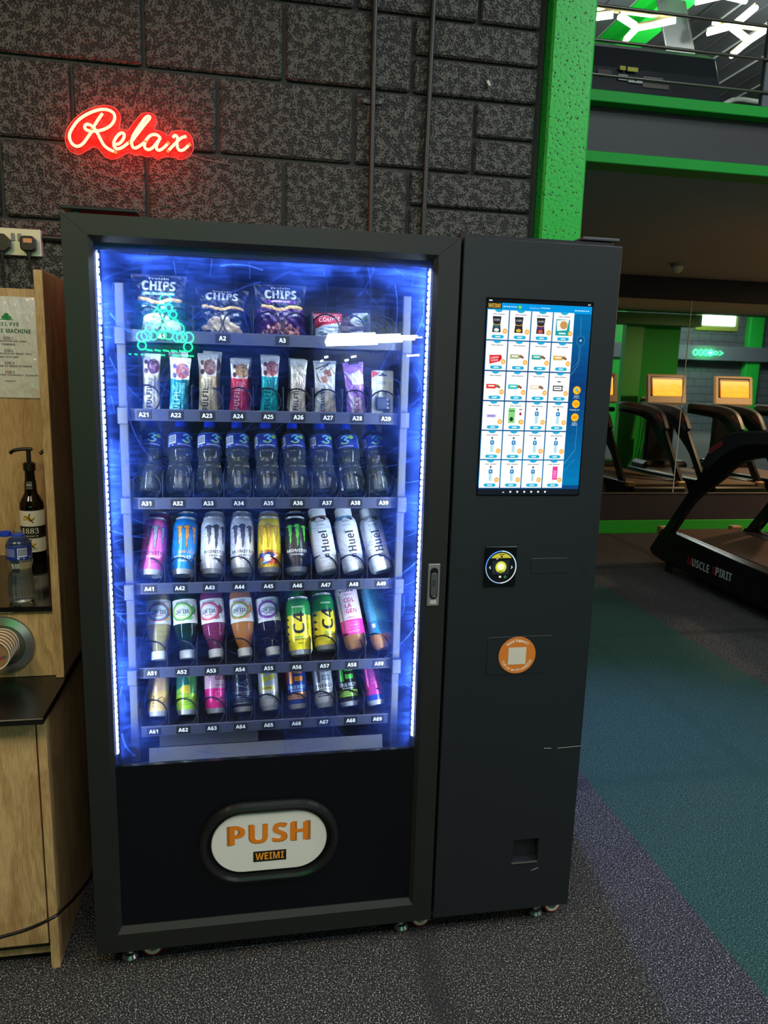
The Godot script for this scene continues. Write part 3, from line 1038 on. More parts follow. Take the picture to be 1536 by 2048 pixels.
	area(Vector3(1.12, 1.55, 0.006), Vector3(0, 0, 1), Vector2(0.27, 0.48), 0.035, Color(0.75, 0.9, 1.0), "screen_light")
	# card reader
	var rd := part("card_reader", bb(1.0125, 1.055, 0.0, 1.0995, 1.164, 0.005, 0.0015), mat(8, 9, 12, 0.2), t)
	var rim := []
	for i in 40:
		var a := TAU * i / 40
		rim.append(Vector3(1.057 + 0.0415 * cos(a), 1.1085 + 0.0435 * sin(a), 0.006))
	for k in 4:
		var seg := rim.slice(k * 10, k * 10 + 11)
		if seg.size() < 11:
			seg.append(rim[0])
		part("light_ring", tubes(seg, 0.0013, 6), glow([Color(0.75, 0.9, 1.0), Color(0.1, 0.5, 1.0), Color(0.6, 0.75, 0.95), Color(0.9, 0.95, 1.0)][k], [1.0, 1.2, 0.7, 0.9][k]), rd)
	var rb := Board.new(120, 120, c8(9, 10, 13))
	rb.disc(60, 60, 58, 58, c8(12, 13, 16))
	rb.disc(60, 60, 56, 56, c8(196, 190, 60), PI * 1.22, PI * 1.78)
	rb.rect(50, 9, 22, 3, c8(40, 40, 20)); rb.disc(61, 19, 4, 4, c8(20, 22, 26))
	rb.rect(38, 26, 9, 3, c8(220, 220, 225))
	rb.rect(24, 34, 70, 54, c8(34, 40, 46))
	rb.disc(60, 60, 23, 23, c8(222, 222, 70)); rb.disc(60, 58, 15, 13, c8(250, 252, 210)); rb.disc(60, 78, 12, 4, c8(150, 160, 40))
	rb.path([Vector2(17, 56), Vector2(12, 61), Vector2(17, 66)], 3, c8(235, 240, 245)); rb.path([Vector2(103, 56), Vector2(108, 61), Vector2(103, 66)], 3, c8(235, 240, 245))
	rb.rect(54, 94, 9, 8, c8(240, 225, 225)); rb.disc(80, 99, 5, 5, c8(70, 190, 90)); rb.disc(80, 99, 3, 3, c8(9, 10, 13))
	var rdm := StandardMaterial3D.new()
	rdm.albedo_color = Color(0.02, 0.02, 0.02)
	rdm.emission_enabled = true
	rdm.emission = Color.BLACK
	rdm.emission_texture = rb.done()
	rdm.emission_energy_multiplier = 1.0
	rdm.roughness = 0.15
	var rq := MB.new()
	var cc := Vector3(1.057, 1.1085, 0.0056)
	var f0 := rq.vert(cc, Vector3(0, 0, 1), Vector2(0.5, 0.5))
	for i in 41:
		var a := TAU * i / 40
		rq.vert(cc + Vector3(0.0395 * cos(a), 0.0415 * sin(a), 0), Vector3(0, 0, 1), Vector2(0.5 + 0.5 * cos(a), 0.5 - 0.5 * sin(a)))
	for i in 40:
		rq.face(f0, f0 + 1 + i, f0 + 2 + i)
	part("reader_display", rq, rdm, rd)
	# blank cover, speaker holes, support plate with its round sticker
	var bl := MB.new()
	bl.prism(rrect(0.104, 0.042, 0.003, 3, Vector2(1.194, 1.1085)), 0.0, 0.0012, 0.0006)
	part("blank_cover", bl, col_mat, t)
	for x in [0.947, 1.293]:
		var hm := MB.new()
		for k in 19:
			var q := Vector2.ZERO
			if k > 0:
				var rr := 0.0052 if k < 7 else 0.0102
				var a := TAU * (k - 1) / (6 if k < 7 else 12)
				q = Vector2(cos(a), sin(a)) * rr
			var hole := PackedVector2Array()
			for s in 6:
				hole.append(Vector2(x, 1.0965) + q + Vector2(cos(TAU * s / 6), sin(TAU * s / 6)) * 0.0015)
			hm.prism(hole, 0.0001, 0.0004)
		part("speaker_holes", hm, mat(8, 9, 10, 0.8), t)
	var sp := MB.new()
	sp.prism(rrect(0.184, 0.108, 0.008, 4, Vector2(1.126, 0.858)), 0.0, 0.0014, 0.0007)
	part("cover_plate", sp, col_mat, t)
	var sb := Board.new(256, 256, c8(226, 128, 44))
	sb.rect(67, 74, 122, 118, c8(226, 218, 200))
	arc_text(sb, "Need Support?", 128, 128, 102, -PI / 2, 0.112, 26, false)
	arc_text(sb, "Call us on 01-4448233", 128, 128, 104, PI / 2, 0.112, 25, true)
	var stm := MB.new()
	var s0 := stm.vert(Vector3(0, 0, 0.0022), Vector3(0, 0, 1), Vector2(0.5, 0.5))
	for i in 49:
		var a := TAU * i / 48
		stm.vert(Vector3(cos(a), sin(a), 0) * 0.0528 + Vector3(0, 0, 0.0022), Vector3(0, 0, 1), Vector2(0.5 + 0.5 * cos(a), 0.5 - 0.5 * sin(a)))
	for i in 48:
		stm.face(s0, s0 + 1 + i, s0 + 2 + i)
	part("support_sticker", stm, printed(sb.done(), 0.5), t, Vector3(1.1195, 0.859, 0))
	for s in [[1.218, 0.5765, 1.24, 0.5745], [1.259, 0.574, 1.33, 0.576], [1.206, 0.191, 1.228, 0.199]]:
		part("scratch", tubes([Vector3(s[0], s[1], 0), Vector3(s[2], s[3], 0)], 0.0007, 4), mat(170, 168, 160, 0.7), t)
	# hinge plates on top, feet and castors below
	part("hinge_plate", bb(-0.006, 1.944, -0.14, 0.156, 1.952, -0.035, 0.002), mat(40, 42, 44, 0.4, 0.3), t)
	part("hinge_plate", bb(1.236, 1.948, -0.14, 1.336, 1.956, -0.03, 0.002), mat(96, 98, 100, 0.35, 0.5), t)
	part("hinge_bolt", bx(Vector3(1.308, 1.941, -0.045), Vector3(0.02, 0.014, 0.02), 0.003), chrome, t)
	part("hinge_bolt", bx(Vector3(0.02, 1.938, -0.06), Vector3(0.02, 0.012, 0.02), 0.003), chrome, t)
	part("foot_plate", bb(0.004, 0.0585, -0.05, 0.05, 0.0655, -0.006, 0.002), mat(214, 214, 210, 0.3), t)
	part("foot_plate", bb(0.235, 0.061, -0.03, 0.258, 0.0655, -0.012, 0.001), mat(214, 214, 210, 0.3), t)
	for x in [0.135, 0.894, 1.306]:
		var cst := MB.new()
		cst.lathe([Vector2(0.014, -0.011), Vector2(0.021, -0.0125), Vector2(0.0225, -0.012), Vector2(0.0225, 0.012), Vector2(0.021, 0.0125), Vector2(0.014, 0.011)], 24)
		var wheel := part("castor_wheel", cst, mat(214, 208, 190, 0.5), t, Vector3(x, 0.0285, -0.062), Vector3(PI / 2, 0, 0))
		var tread := MB.new()
		tread.lathe([Vector2(0.0226, -0.0125), Vector2(0.0265, -0.012), Vector2(0.0285, -0.008), Vector2(0.0285, 0.008), Vector2(0.0265, 0.012), Vector2(0.0226, 0.0125)], 24)
		part("red_tyre", tread, mat(150, 24, 22, 0.45), wheel)
		part("hub", turned([Vector2(0.0, -0.013), Vector2(0.012, -0.013), Vector2(0.0139, -0.009), Vector2(0.0139, 0.009), Vector2(0.012, 0.013), Vector2(0.0, 0.013)], 16), chrome, wheel)
		part("castor_fork", bb(x - 0.016, 0.03, -0.081, x + 0.016, 0.067, -0.077, 0.001), chrome, t)
	for x in [0.075, 0.836, 1.252]:
		part("levelling_foot", turned([Vector2(0, 0.001), Vector2(0.021, 0.001), Vector2(0.023, 0.008), Vector2(0.018, 0.017), Vector2(0.009, 0.02), Vector2(0.007, 0.024), Vector2(0.007, 0.067)], 20), mat(170, 170, 168, 0.25, 0.9), t, Vector3(x, 0, -0.056))

# letters set round a circle, their feet towards the centre (or towards the rim if under)
func arc_text(b: Board, s: String, cx: float, cy: float, r: float, mid: float, step: float, size: float, under: bool) -> void:
	var total := 0.0
	var adv := []
	for ch in s:
		var w: float = {"i": 0.5, "l": 0.5, " ": 0.6, "-": 0.6, "m": 1.4, "N": 1.2, "C": 1.1, "1": 0.8, "r": 0.75, "t": 0.75}.get(ch, 1.0)
		adv.append(w * step * 1.18)
		total += adv[-1]
	var a := mid - total * 0.5 * (1.0 if not under else -1.0)
	var sgn := -1.0 if under else 1.0
	for i in s.length():
		var ch := s[i]
		a += sgn * adv[i] * 0.5
		if ch != " ":
			var g: Array = Board.letters(ch, "bold")
			var sz: Vector2 = g[2] - g[1]
			var base: float = -(g[1].y + g[2].y) * 0.5 * size * 1.0   # height of the letter's middle over the shared middle line
			var shift := (base - 0.0) * (1.0 if not under else -1.0)
			var rr := r + shift - (0.0)
			b.text(ch, cx + cos(a) * rr, cy + sin(a) * rr, sz.x * size, sz.y * size, c8(250, 240, 226), a + (PI / 2 if not under else -PI / 2))
		a += sgn * adv[i] * 0.5

func screen_picture() -> ImageTexture:
	var b := Board.new(448, 792, c8(10, 70, 130))
	var r := RandomNumberGenerator.new()
	r.seed = 4
	for y in 20:   # backdrop: deep blue to petrol
		b.rect(0, 32 + y * 36, 448, 36, c8(8, 60, 120).lerp(c8(0, 128, 186), absf(y - 8) / 12.0))
	b.path([Vector2(404, 60), Vector2(404, 250), Vector2(376, 290)], 1.2, c8(110, 190, 220))
	b.path([Vector2(410, 130), Vector2(410, 230), Vector2(380, 262)], 1.0, c8(90, 170, 210))
	b.disc(408, 150, 20, 20, c8(40, 120, 170)); b.disc(408, 150, 17, 17, c8(10, 84, 140)); b.disc(408, 150, 4, 4, c8(220, 240, 250))
	b.path([Vector2(420, 500), Vector2(420, 600), Vector2(376, 660)], 1.2, c8(130, 200, 230))
	b.path([Vector2(420, 640), Vector2(378, 690)], 1.0, c8(90, 170, 210))
	b.rect(0, 0, 448, 14, c8(14, 16, 20)); b.rect(6, 4, 14, 5, c8(220, 220, 220)); b.rect(430, 4, 4, 6, c8(230, 230, 230)); b.rect(437, 4, 3, 6, c8(230, 230, 230))
	b.rect(0, 14, 448, 30, c8(0, 150, 226))
	b.rect(0, 14, 60, 24, c8(30, 34, 30)); b.text("WEIMI", 30, 26, 52, 16, c8(250, 190, 60))
	b.text("Machine", 200, 29, 40, 8, c8(190, 230, 250), 0, "sans"); b.fine(66, 26, 60, 1, 4, 4, c8(190, 230, 250), r); b.fine(226, 26, 40, 1, 4, 4, c8(190, 230, 250), r); b.fine(372, 30, 66, 1, 4, 4, c8(200, 235, 250), r)
	b.disc(137, 28, 8, 8, c8(70, 200, 60)); b.disc(137, 30, 4, 4, c8(230, 250, 220), PI, TAU)
	for row in 6:
		for col in 4:
			var x := 3.0 + col * 93.5
			var y := 42.0 + row * 121.0
			b.rect(x, y, 89, 116, c8(250, 252, 252))
			b.disc(x + 46, y - 2, 17, 11, c8(40, 170, 214), 0, PI)
			b.rect(x + 22, y + 15, 50, 3, c8(150, 150, 156)); b.rect(x + 40, y + 15, 3, 3, c8(250, 252, 252))
			var px := x + 40; var py := y + 55
			var k := row * 4 + col
			if k < 3:
				b.poly(PackedVector2Array([Vector2(px - 18, py - 30), Vector2(px + 18, py - 30), Vector2(px + 15, py), Vector2(px + 18, py + 32), Vector2(px - 18, py + 32), Vector2(px - 15, py)]), c8(42, 44, 50))
				b.rect(px - 15, py + 2, 30, 12, [c8(40, 96, 110), c8(42, 44, 50), c8(96, 50, 120)][k])
				b.path([Vector2(px - 15, py), Vector2(px, py + 4), Vector2(px + 15, py)], 3, c8(214, 176, 60))
				b.text("CHIPS", px, py - 16, 24, 8, c8(220, 220, 220))
				b.disc(px, py + 23, 11, 7, [c8(226, 236, 232), c8(222, 180, 60), c8(214, 90, 84)][k])
			elif k == 3:
				b.rect(px - 28, py - 28, 60, 64, c8(24, 160, 160)); b.poly(PackedVector2Array([Vector2(px - 26, py - 24), Vector2(px + 28, py - 28), Vector2(px + 20, py + 14), Vector2(px - 22, py + 18)]), c8(240, 244, 240)); b.disc(px + 6, py - 6, 16, 16, c8(206, 150, 80))
				b.rect(px - 14, py + 24, 30, 6, c8(230, 245, 245))
			elif k == 4:
				b.poly(PackedVector2Array([Vector2(px - 24, py + 2), Vector2(px + 26, py), Vector2(px + 30, py + 14), Vector2(px + 20, py + 26), Vector2(px - 22, py + 36)]), c8(222, 22, 34))
				b.text("COMING", px - 2, py + 11, 36, 8, Color.WHITE, -0.12); b.text("SOON", px - 2, py + 22, 30, 8, Color.WHITE, -0.12)
			elif k < 11:
				var q: Color = [c8(170, 186, 140), c8(52, 170, 160), c8(226, 176, 84), c8(226, 58, 44), c8(46, 196, 190), c8(236, 228, 200)][k - 5]
				b.rect(px - 30, py - 4, 40, 18, q); b.rect(px + 10, py - 4, 18, 18, c8(240, 240, 236)); b.disc(px + 16, py + 4, 7, 6, c8(150, 96, 60)); b.disc(px + 25, py + 8, 4, 4, c8(90, 60, 44)); b.rect(px - 22, py + 1, 26, 5, Color.WHITE)
			elif k == 11:
				b.rect(px - 22, py - 4, 44, 4, c8(40, 40, 46)); b.rect(px - 22, py + 14, 44, 4, c8(40, 40, 46)); b.rect(px - 22, py - 4, 4, 22, c8(40, 40, 46)); b.rect(px + 16, py - 4, 4, 22, c8(40, 40, 46)); b.rect(px - 14, py + 5, 26, 3, c8(90, 90, 96)); b.rect(px - 4, py - 22, 14, 4, c8(40, 40, 46))
			elif k == 12:
				b.rect(px - 22, py - 2, 40, 12, c8(200, 190, 236)); b.rect(px - 16, py + 1, 28, 6, c8(150, 130, 210))
			elif k == 13:
				b.rect(px - 22, py - 30, 28, 62, c8(140, 214, 130)); b.disc(px - 8, py + 16, 8, 9, c8(30, 70, 40)); b.rect(px - 20, py - 20, 24, 5, c8(60, 120, 70)); b.disc(px + 30, py - 6, 5, 6, c8(170, 40, 40)); b.rect(px + 24, py - 26, 12, 4, c8(90, 120, 90)); b.rect(px + 24, py + 20, 12, 14, c8(190, 200, 110))
			elif k < 23:
				b.rect(px + 4, py - 30, 7, 6, c8(24, 40, 66)); b.rect(px + 4, py - 24, 7, 10, c8(190, 226, 240)); b.rect(px, py - 16, 16, 16, c8(30, 110, 186)); b.rect(px + 4, py - 13, 7, 9, c8(150, 220, 240)); b.rect(px, py, 16, 32, c8(206, 236, 246)); b.rect(px + 6, py, 2, 32, c8(120, 180, 206))
			else:
				b.rect(px + 2, py - 30, 22, 56, c8(236, 62, 156)); b.rect(px + 6, py - 14, 14, 24, c8(250, 130, 196)); b.rect(px + 6, py + 14, 14, 3, c8(255, 200, 230))
			b.disc(x + 76, y + 82, 10, 10, c8(246, 178, 60)); b.text("W", x + 76, y + 82, 10, 8, Color.WHITE)
			b.rect(x + 28, y + 98, 38, 13, c8(34, 178, 216)); b.disc(x + 28, y + 104.5, 6.5, 6.5, c8(34, 178, 216)); b.disc(x + 66, y + 104.5, 6.5, 6.5, c8(34, 178, 216)); b.rect(x + 37, y + 102, 20, 5, c8(226, 246, 250))
	for i in 3:
		var y := 352.0 + i * 56
		b.disc(408, y, 17, 17, c8(252, 190, 30))
		if i == 0:
			b.disc(407, y - 2, 6, 6, c8(90, 190, 214)); b.line(Vector2(411, y + 3), Vector2(417, y + 9), 3, c8(120, 80, 40))
		elif i == 1:
			b.path([Vector2(399, y - 5), Vector2(403, y + 4), Vector2(414, y + 4), Vector2(417, y - 3), Vector2(402, y - 3)], 2, c8(230, 110, 30))
		else:
			b.rect(398, y - 5, 20, 10, c8(236, 150, 30))
		if i != 1:
			b.text(["Search", "", "Select"][i], 408, y + 23, 22, 6, Color.WHITE); b.text(["product", "", "cabinet"][i], 408, y + 31, 26, 6, Color.WHITE)
		else:
			b.text("Shopping cart", 404, y + 25, 44, 7, Color.WHITE)
	b.rect(0, 768, 448, 24, c8(18, 26, 34))
	for i in 7:
		b.disc(112 + i * 31, 780, 4.5, 4.5, c8(240, 240, 240), 0, PI if i == 0 else TAU)
	return b.done()

func trays() -> void:
	var metal := mat(54, 58, 78, 0.45)
	var floor_mat := mat(26, 29, 42, 0.5)
	var div_mat := mat(44, 48, 64, 0.35)
	var wire := mat(34, 34, 38, 0.3, 0.85)
	var plate_mat := mat(16, 17, 20, 0.5)
	var ink := mat(240, 244, 246, 0.5)
	var words := ["top", "second", "third", "fourth", "fifth", "lowest"]
	var hold := ["of crisp packets", "of protein bars", "of water bottles", "of tall energy drink cans", "of upside-down juice bottles", "of slim cans at the bottom"]
	# the spring: a wire helix that starts low in front, goes up on the right and winds back
	var spring := func(flip: float, first: float) -> ArrayMesh:
		var pts := PackedVector3Array()
		var turns := 6.0
		for i in int(turns * 18) + 1:
			var a := TAU * i / 18.0 + first
			pts.append(Vector3(sin(a) * 0.0345 * flip, -cos(a) * 0.0345, -0.076 * i / 18.0))
		return tubes(pts, 0.0021, 6).mesh()
	var right: ArrayMesh = spring.call(1.0, 0.0)
	var left: ArrayMesh = spring.call(-1.0, 0.0)
	var heights := [1.678, 1.485, 1.259, 1.032, 0.798, 0.63]
	for r in 6:
		var y: float = heights[r]
		var t := thing("shelf_tray", "%s black wire-spring shelf tray, full %s" % [words[r], hold[r]], "tray", Vector3(0.455, y, -0.13), "spring shelf trays")
		part("lip", bb(-0.345, -0.016, -0.003, 0.345, 0.014, 0.0, 0.001), metal, t)
		part("floor_plate", bb(-0.345, -0.008, -0.54, 0.345, -0.002, -0.003), floor_mat, t)
		part("side_plate", bb(-0.347, -0.016, -0.54, -0.3445, 0.06, -0.004), metal, t)
		part("side_plate", bb(0.3445, -0.016, -0.54, 0.347, 0.06, -0.004), metal, t)
		part("motor_cover", bb(-0.345, -0.008, -0.555, 0.345, 0.13 if r == 0 else 0.09, -0.54), mat(52, 56, 78, 0.45), t)
		var lanes := []
		if r == 0:
			lanes = [-0.261, -0.1145, 0.034, 0.183]
		else:
			for i in 9:
				lanes.append(-0.309 + 0.077 * i)
		var pitch := 0.1485 if r == 0 else 0.077
		var dv := bb(-0.0006, -0.002, -0.53, 0.0006, 0.075, -0.001).mesh()
		for i in lanes.size() + (1 if r == 0 else -1):
			part("divider", dv, div_mat, t, Vector3(lanes[0] + pitch * (i + 0.5), 0, -0.004))
		for i in lanes.size():
			var x: float = lanes[i]
			if r == 0:
				part("spring", right, wire, t, Vector3(x - 0.036, 0.037, -0.006))
				part("spring", left, wire, t, Vector3(x + 0.036, 0.037, -0.006))
			else:
				part("spring", right, wire, t, Vector3(x + rng.randf_range(-0.002, 0.002), 0.037, -0.006), Vector3(0, 0, rng.randf_range(-0.25, 0.3)))
			var code := "A%d" % (i + 1) if r == 0 else "A%d%d" % [r + 1, i + 1]
			var pl := part("price_label", bx(Vector3.ZERO, Vector3(0.036, 0.021, 0.0012), 0.0003), plate_mat, t, Vector3(x, -0.001, 0.0006))
			part("lettering", lettering(code, 0.0105, "bold", 0.0004), ink, pl, Vector3(0, 0, 0.0009))
	# an empty spring lies at the right end of the top tray
	part("spring", right, wire, get_node("shelf_tray"), Vector3(0.30, 0.037, -0.006))

func neon_sign() -> void:
	var t := thing("neon_sign", "red neon sign that reads Relax in script on clear acrylic, on the block wall", "neon sign", Vector3(0.03, 2.36, -0.868))
	var outline := PackedVector2Array(curve(mm([-196, -46, -189, -22, -164, 11, -125, 40, -80, 56, -50, 55, -30, 40, -25, 20, -32, -8, -17, -10, -5, -13, 14, 12, 39, 40, 63, 46, 81, 39, 85, 18, 77, -2, 92, -5, 107, -10, 119, -19, 135, -5, 156, 1, 181, -2, 194, -15, 200, -35, 200, -53, 186, -75, 157, -89, 145, -84, 127, -82, 108, -84, 86, -93, 71, -85, 50, -88, 32, -82, 17, -86, -1, -80, -20, -87, -35, -97, -56, -103, -77, -98, -91, -81, -109, -70, -127, -79, -157, -96, -183, -88, -195, -66]), 3, true))
	var acrylic := StandardMaterial3D.new()
	acrylic.transparency = BaseMaterial3D.TRANSPARENCY_ALPHA
	acrylic.albedo_color = Color(0.8, 0.03, 0.04, 0.2)  # red tube glow painted into the clear sheet as a tint
	acrylic.roughness = 0.4
	var am := MB.new()
	am.prism(outline, -0.004, 0.0, 0.0)
	part("acrylic_backing", am, acrylic, t)
	var edge := []
	for p in outline:
		edge.append(Vector3(p.x, p.y, -0.001))
	part("acrylic_edge", tubes(edge, 0.0012, 5, true), mat(255, 120, 120, 0.3), t)
	var lit := glow(Color(1.0, 0.76, 0.58), 2.0)
	var tip := glow(Color(1.0, 0.42, 0.02), 1.6)
	var words := [
		[-114, -26, -128, -46, -141, -63, -159, -74, -176, -66, -182, -45, -174, -24, -153, 4, -122, 26, -89, 40, -63, 42, -45, 33, -43, 16, -55, -3, -77, -17, -101, -24, -119, -25, -130, -22, -135, -14, -128, -6, -116, -8, -106, -16, -97, -29, -81, -60, -67, -73, -48, -81],
		[-79, 30, -94, 9, -111, -17],
		[-44, -60, -29, -54, -18, -40, -15, -27, -23, -23, -36, -33, -47, -51, -47, -66, -37, -72, -22, -66, -4, -52],
		[9, -44, 28, -19, 50, 9, 64, 26, 65, 33, 54, 30, 35, 5, 14, -26, 7, -47, 10, -62, 19, -65, 33, -57, 47, -46],
		[97, -28, 85, -20, 67, -23, 51, -41, 47, -59, 57, -67, 72, -60, 88, -41, 97, -28, 86, -48, 84, -62, 93, -66, 106, -58, 118, -46],
		[136, -24, 144, -17, 151, -24, 149, -42, 153, -59, 167, -60, 185, -45],
		[179, -17, 162, -24, 143, -42, 123, -63]]
	for w in words:
		var pts := PackedVector3Array()
		for p in curve(mm(w), 4):
			pts.append(Vector3(p.x, p.y, 0.006))
		var tb := part("neon_tube", tubes(pts, 0.0046, 8), lit, t)
		part("tube_end", tubes([pts[-1], pts[-1] + (pts[-1] - pts[-2]).normalized() * 0.009], 0.005, 8), tip, tb)
		var k := 0
		while k < pts.size():
			omni(t.position + pts[k] + Vector3(0, 0, 0.012), 0.0042, Color(1.0, 0.02, 0.025), 0.02, "neon_light")
			k += 9
	part("wire", tubes(PackedVector3Array(curve([Vector3(0.17, -0.06, 0.0), Vector3(0.22, -0.078, -0.002), Vector3(0.32, -0.09, -0.005)], 4)), 0.0012, 5), mat(150, 110, 110, 0.4), t)
	# two conduits on the wall
	var cond := mat(50, 49, 48, 0.4, 0.2)
	var a := thing("conduit_pipe", "thin dark conduit pipe running up the block wall, with a two-screw clip", "pipe", Vector3(0.82, 1.6, -0.868))
	part("pipe", tubes([Vector3(0.005, 0, 0), Vector3(-0.005, 3.4, 0)], 0.0095, 12), cond, a)
	part("clip", bx(Vector3(0.002, 0.903, -0.004), Vector3(0.062, 0.018, 0.006), 0.002), cond, a)
	for x in [-0.024, 0.028]:
		part("screw", turned([Vector2(0, 0.004), Vector2(0.007, 0.003), Vector2(0.008, 0)], 12), mat(92, 90, 88, 0.4, 0.4), a, Vector3(x, 0.903, -0.001), Vector3(PI / 2, 0, 0))
	var b := thing("conduit_pipe", "plain thin dark conduit pipe on the block wall, nearer the green pillar", "pipe", Vector3(1.02, 1.6, -0.868))
	part("pipe", tubes([Vector3(-0.013, 0, 0), Vector3(0.02, 3.4, 0)], 0.0095, 12), cond, b)
	for y in [0.2, 2.4]:
		part("clip", bx(Vector3(0, y, -0.004), Vector3(0.036, 0.014, 0.006), 0.002), cond, b)
	var h := thing("conduit_pipe", "short horizontal conduit from the double socket to behind the machine", "pipe", Vector3(-0.25, 2.0, -0.87))
	part("pipe", tubes([Vector3(0.0, 0.003, 0), Vector3(0.4, 0.0, 0)], 0.011, 10), mat(34, 32, 32, 0.4), h)
	# a scrap of white paint and an old plug in the wall
	solo("wall_plug", tubes([Vector3.ZERO, Vector3(0.008, -0.018, 0.006)], 0.005, 6), mat(214, 212, 206, 0.6), "tiny white broken wall plug in a block near the green pillar", "wall plug", Vector3(1.222, 2.605, -0.876))

func corner() -> void:
	# oak coffee cabinet with a hutch, at the left edge of the photo
	var t := thing("coffee_cabinet", "pale oak coffee cabinet with hutch and black tops, left of the vending machine", "cabinet", Vector3(-0.45, 0, -0.45))
	var o := -t.position
	var shade := func(n: String, m: MB, mt: Material) -> void:
		part(n, m, mt, t, o)
	shade.call("side_panel", bb(-0.127, 0.0, -0.84, -0.105, 0.7275, -0.045, 0.001), wood)
	shade.call("side_panel", bb(-0.80, 0.0, -0.84, -0.778, 0.7275, -0.045, 0.001), wood)
	shade.call("door", bb(-0.455, 0.078, -0.064, -0.1315, 0.7225, -0.046, 0.001), wood)
	shade.call("door", bb(-0.776, 0.078, -0.064, -0.458, 0.7225, -0.046, 0.001), wood)
	shade.call("plinth", bb(-0.778, 0.026, -0.12, -0.1275, 0.077, -0.075, 0.001), wood)
	shade.call("carcass", bb(-0.778, 0.05, -0.84, -0.1275, 0.727, -0.07), mat(40, 32, 24, 0.7))
	shade.call("counter_top", bb(-0.82, 0.728, -0.84, -0.098, 0.745, 0.0, 0.002), mat(15, 14, 14, 0.3))
	shade.call("hutch_panel", bb(-0.1265, 0.7455, -0.86, -0.105, 1.834, -0.25, 0.001), wood)
	shade.call("hutch_panel", bb(-0.80, 0.7455, -0.86, -0.779, 1.834, -0.25, 0.001), wood)
	shade.call("fascia", bb(-0.778, 0.7455, -0.285, -0.127, 0.9345, -0.268, 0.001), wood)
	shade.call("shelf", bb(-0.778, 0.935, -0.85, -0.127, 0.95, -0.258, 0.002), mat(14, 13, 13, 0.1))
	shade.call("back_board", bb(-0.778, 0.95, -0.862, -0.127, 1.838, -0.846, 0.001), wood)
	# steel cup dispenser in the fascia, with its nested cups
	var c := Vector3(-0.262, 0.842, -0.268)
	var st := mat(168, 166, 158, 0.32, 0.9)
	var d := thing("cup_dispenser", "round brushed steel cup dispenser ring set in the oak fascia", "dispenser", c)
	var fl := MB.new()
	fl.lathe([Vector2(0.080, 0.0), Vector2(0.082, 0.004), Vector2(0.080, 0.008), Vector2(0.060, 0.014), Vector2(0.057, 0.012), Vector2(0.055, 0.002)], 40)
	part("flange", fl, st, d, Vector3.ZERO, Vector3(PI / 2, 0, 0))
	var sl := MB.new()
	sl.lathe([Vector2(0.056, 0.003), Vector2(0.044, 0.005), Vector2(0.043, 0.0015)], 40)
	part("inner_ring", sl, mat(132, 130, 124, 0.4, 0.9), d, Vector3.ZERO, Vector3(PI / 2, 0, 0))
	var cb := Board.new(128, 128, c8(150, 112, 74))
	cb.disc(76, 44, 15, 17, c8(40, 30, 26)); cb.disc(76, 44, 10, 12, c8(150, 112, 74)); cb.poly(PackedVector2Array([Vector2(60, 84), Vector2(94, 70), Vector2(98, 84), Vector2(64, 98)]), c8(176, 34, 40)); cb.poly(PackedVector2Array([Vector2(96, 70), Vector2(112, 64), Vector2(116, 78), Vector2(99, 84)]), c8(84, 84, 96)); cb.rect(20, 66, 30, 8, c8(110, 76, 46))
	var cup_mat := printed(cb.done(), 0.6)
	var cup := thing("paper_cup", "front brown paper cup of the stack, its printed base turned outward", "cup", c + Vector3(0, 0, 0.085), "nested paper cups in the steel dispenser")
	var body := MB.new()
	body.lathe([Vector2(0.0395, 0.0), Vector2(0.0365, -0.03)], 32)
	part("wall", body, mat(190, 150, 108, 0.6), cup, Vector3.ZERO, Vector3(PI / 2, 0, 0))
	var cq := MB.new()
	var k0 := cq.vert(Vector3(0, 0, -0.003), Vector3(0, 0, 1), Vector2(0.5, 0.5))
	for i in 33:
		var a := TAU * i / 32
		cq.vert(Vector3(cos(a) * 0.0392, sin(a) * 0.0392, -0.003), Vector3(0, 0, 1), Vector2(0.5 + 0.5 * cos(a), 0.5 - 0.5 * sin(a)))
	for i in 32:
		cq.face(k0, k0 + 1 + i, k0 + 2 + i)
	part("base", cq, cup_mat, cup)
	var rim := []
	for i in 32:
		rim.append(Vector3(cos(TAU * i / 32), sin(TAU * i / 32), 0) * 0.0402)
	part("rim", tubes(rim, 0.0019, 8, true), mat(226, 214, 190, 0.5), cup)
	for i in 5:
		copy(cup, "paper_cup", "paper cup %s in the stack, only its pale rolled rim showing" % ["second from the front", "third from the front", "fourth from the front", "fifth from the front", "deepest"][i], c + Vector3(0, 0.0012 * (i + 1), 0.085 - 0.016 * (i + 1)), "nested paper cups in the steel dispenser")
	# laminated notice
	var b := Board.new(300, 486, c8(216, 214, 204))
	var ink := c8(52, 50, 46)
	b.disc(150, 88, 13, 9, c8(60, 128, 76)); b.disc(137, 100, 10, 9, c8(60, 128, 76)); b.disc(163, 100, 10, 9, c8(60, 128, 76)); b.disc(150, 104, 9, 8, c8(60, 128, 76)); b.rect(120, 108, 60, 4, c8(60, 128, 76))
	b.text("FEEL FYE", 150, 131, 110, 17, c8(50, 110, 66)); b.text("COFFEE MACHINE", 150, 163, 214, 20, c8(40, 84, 54))
	var y := 196
	for s in [["STEP 1", ["PRESS BUTTON ON CARD", "TERMINAL"]], ["STEP 2", ["SELECT CHOICE OF WHAT YOU", "WOULD LIKE"]], ["STEP 3", ["TAP PHONE TO MAKE PAYMENT"]], ["STEP 4", ["TIDY UP AFTER YOURSELF, PLEASE!"]]]:
		b.text(s[0], 150, y, 42, 9, ink); b.rect(128, y + 6, 44, 1.5, ink)
		for l in s[1]:
			y += 16
			b.text(l, 150, y, l.length() * 8.4, 9, ink)
		y += 28
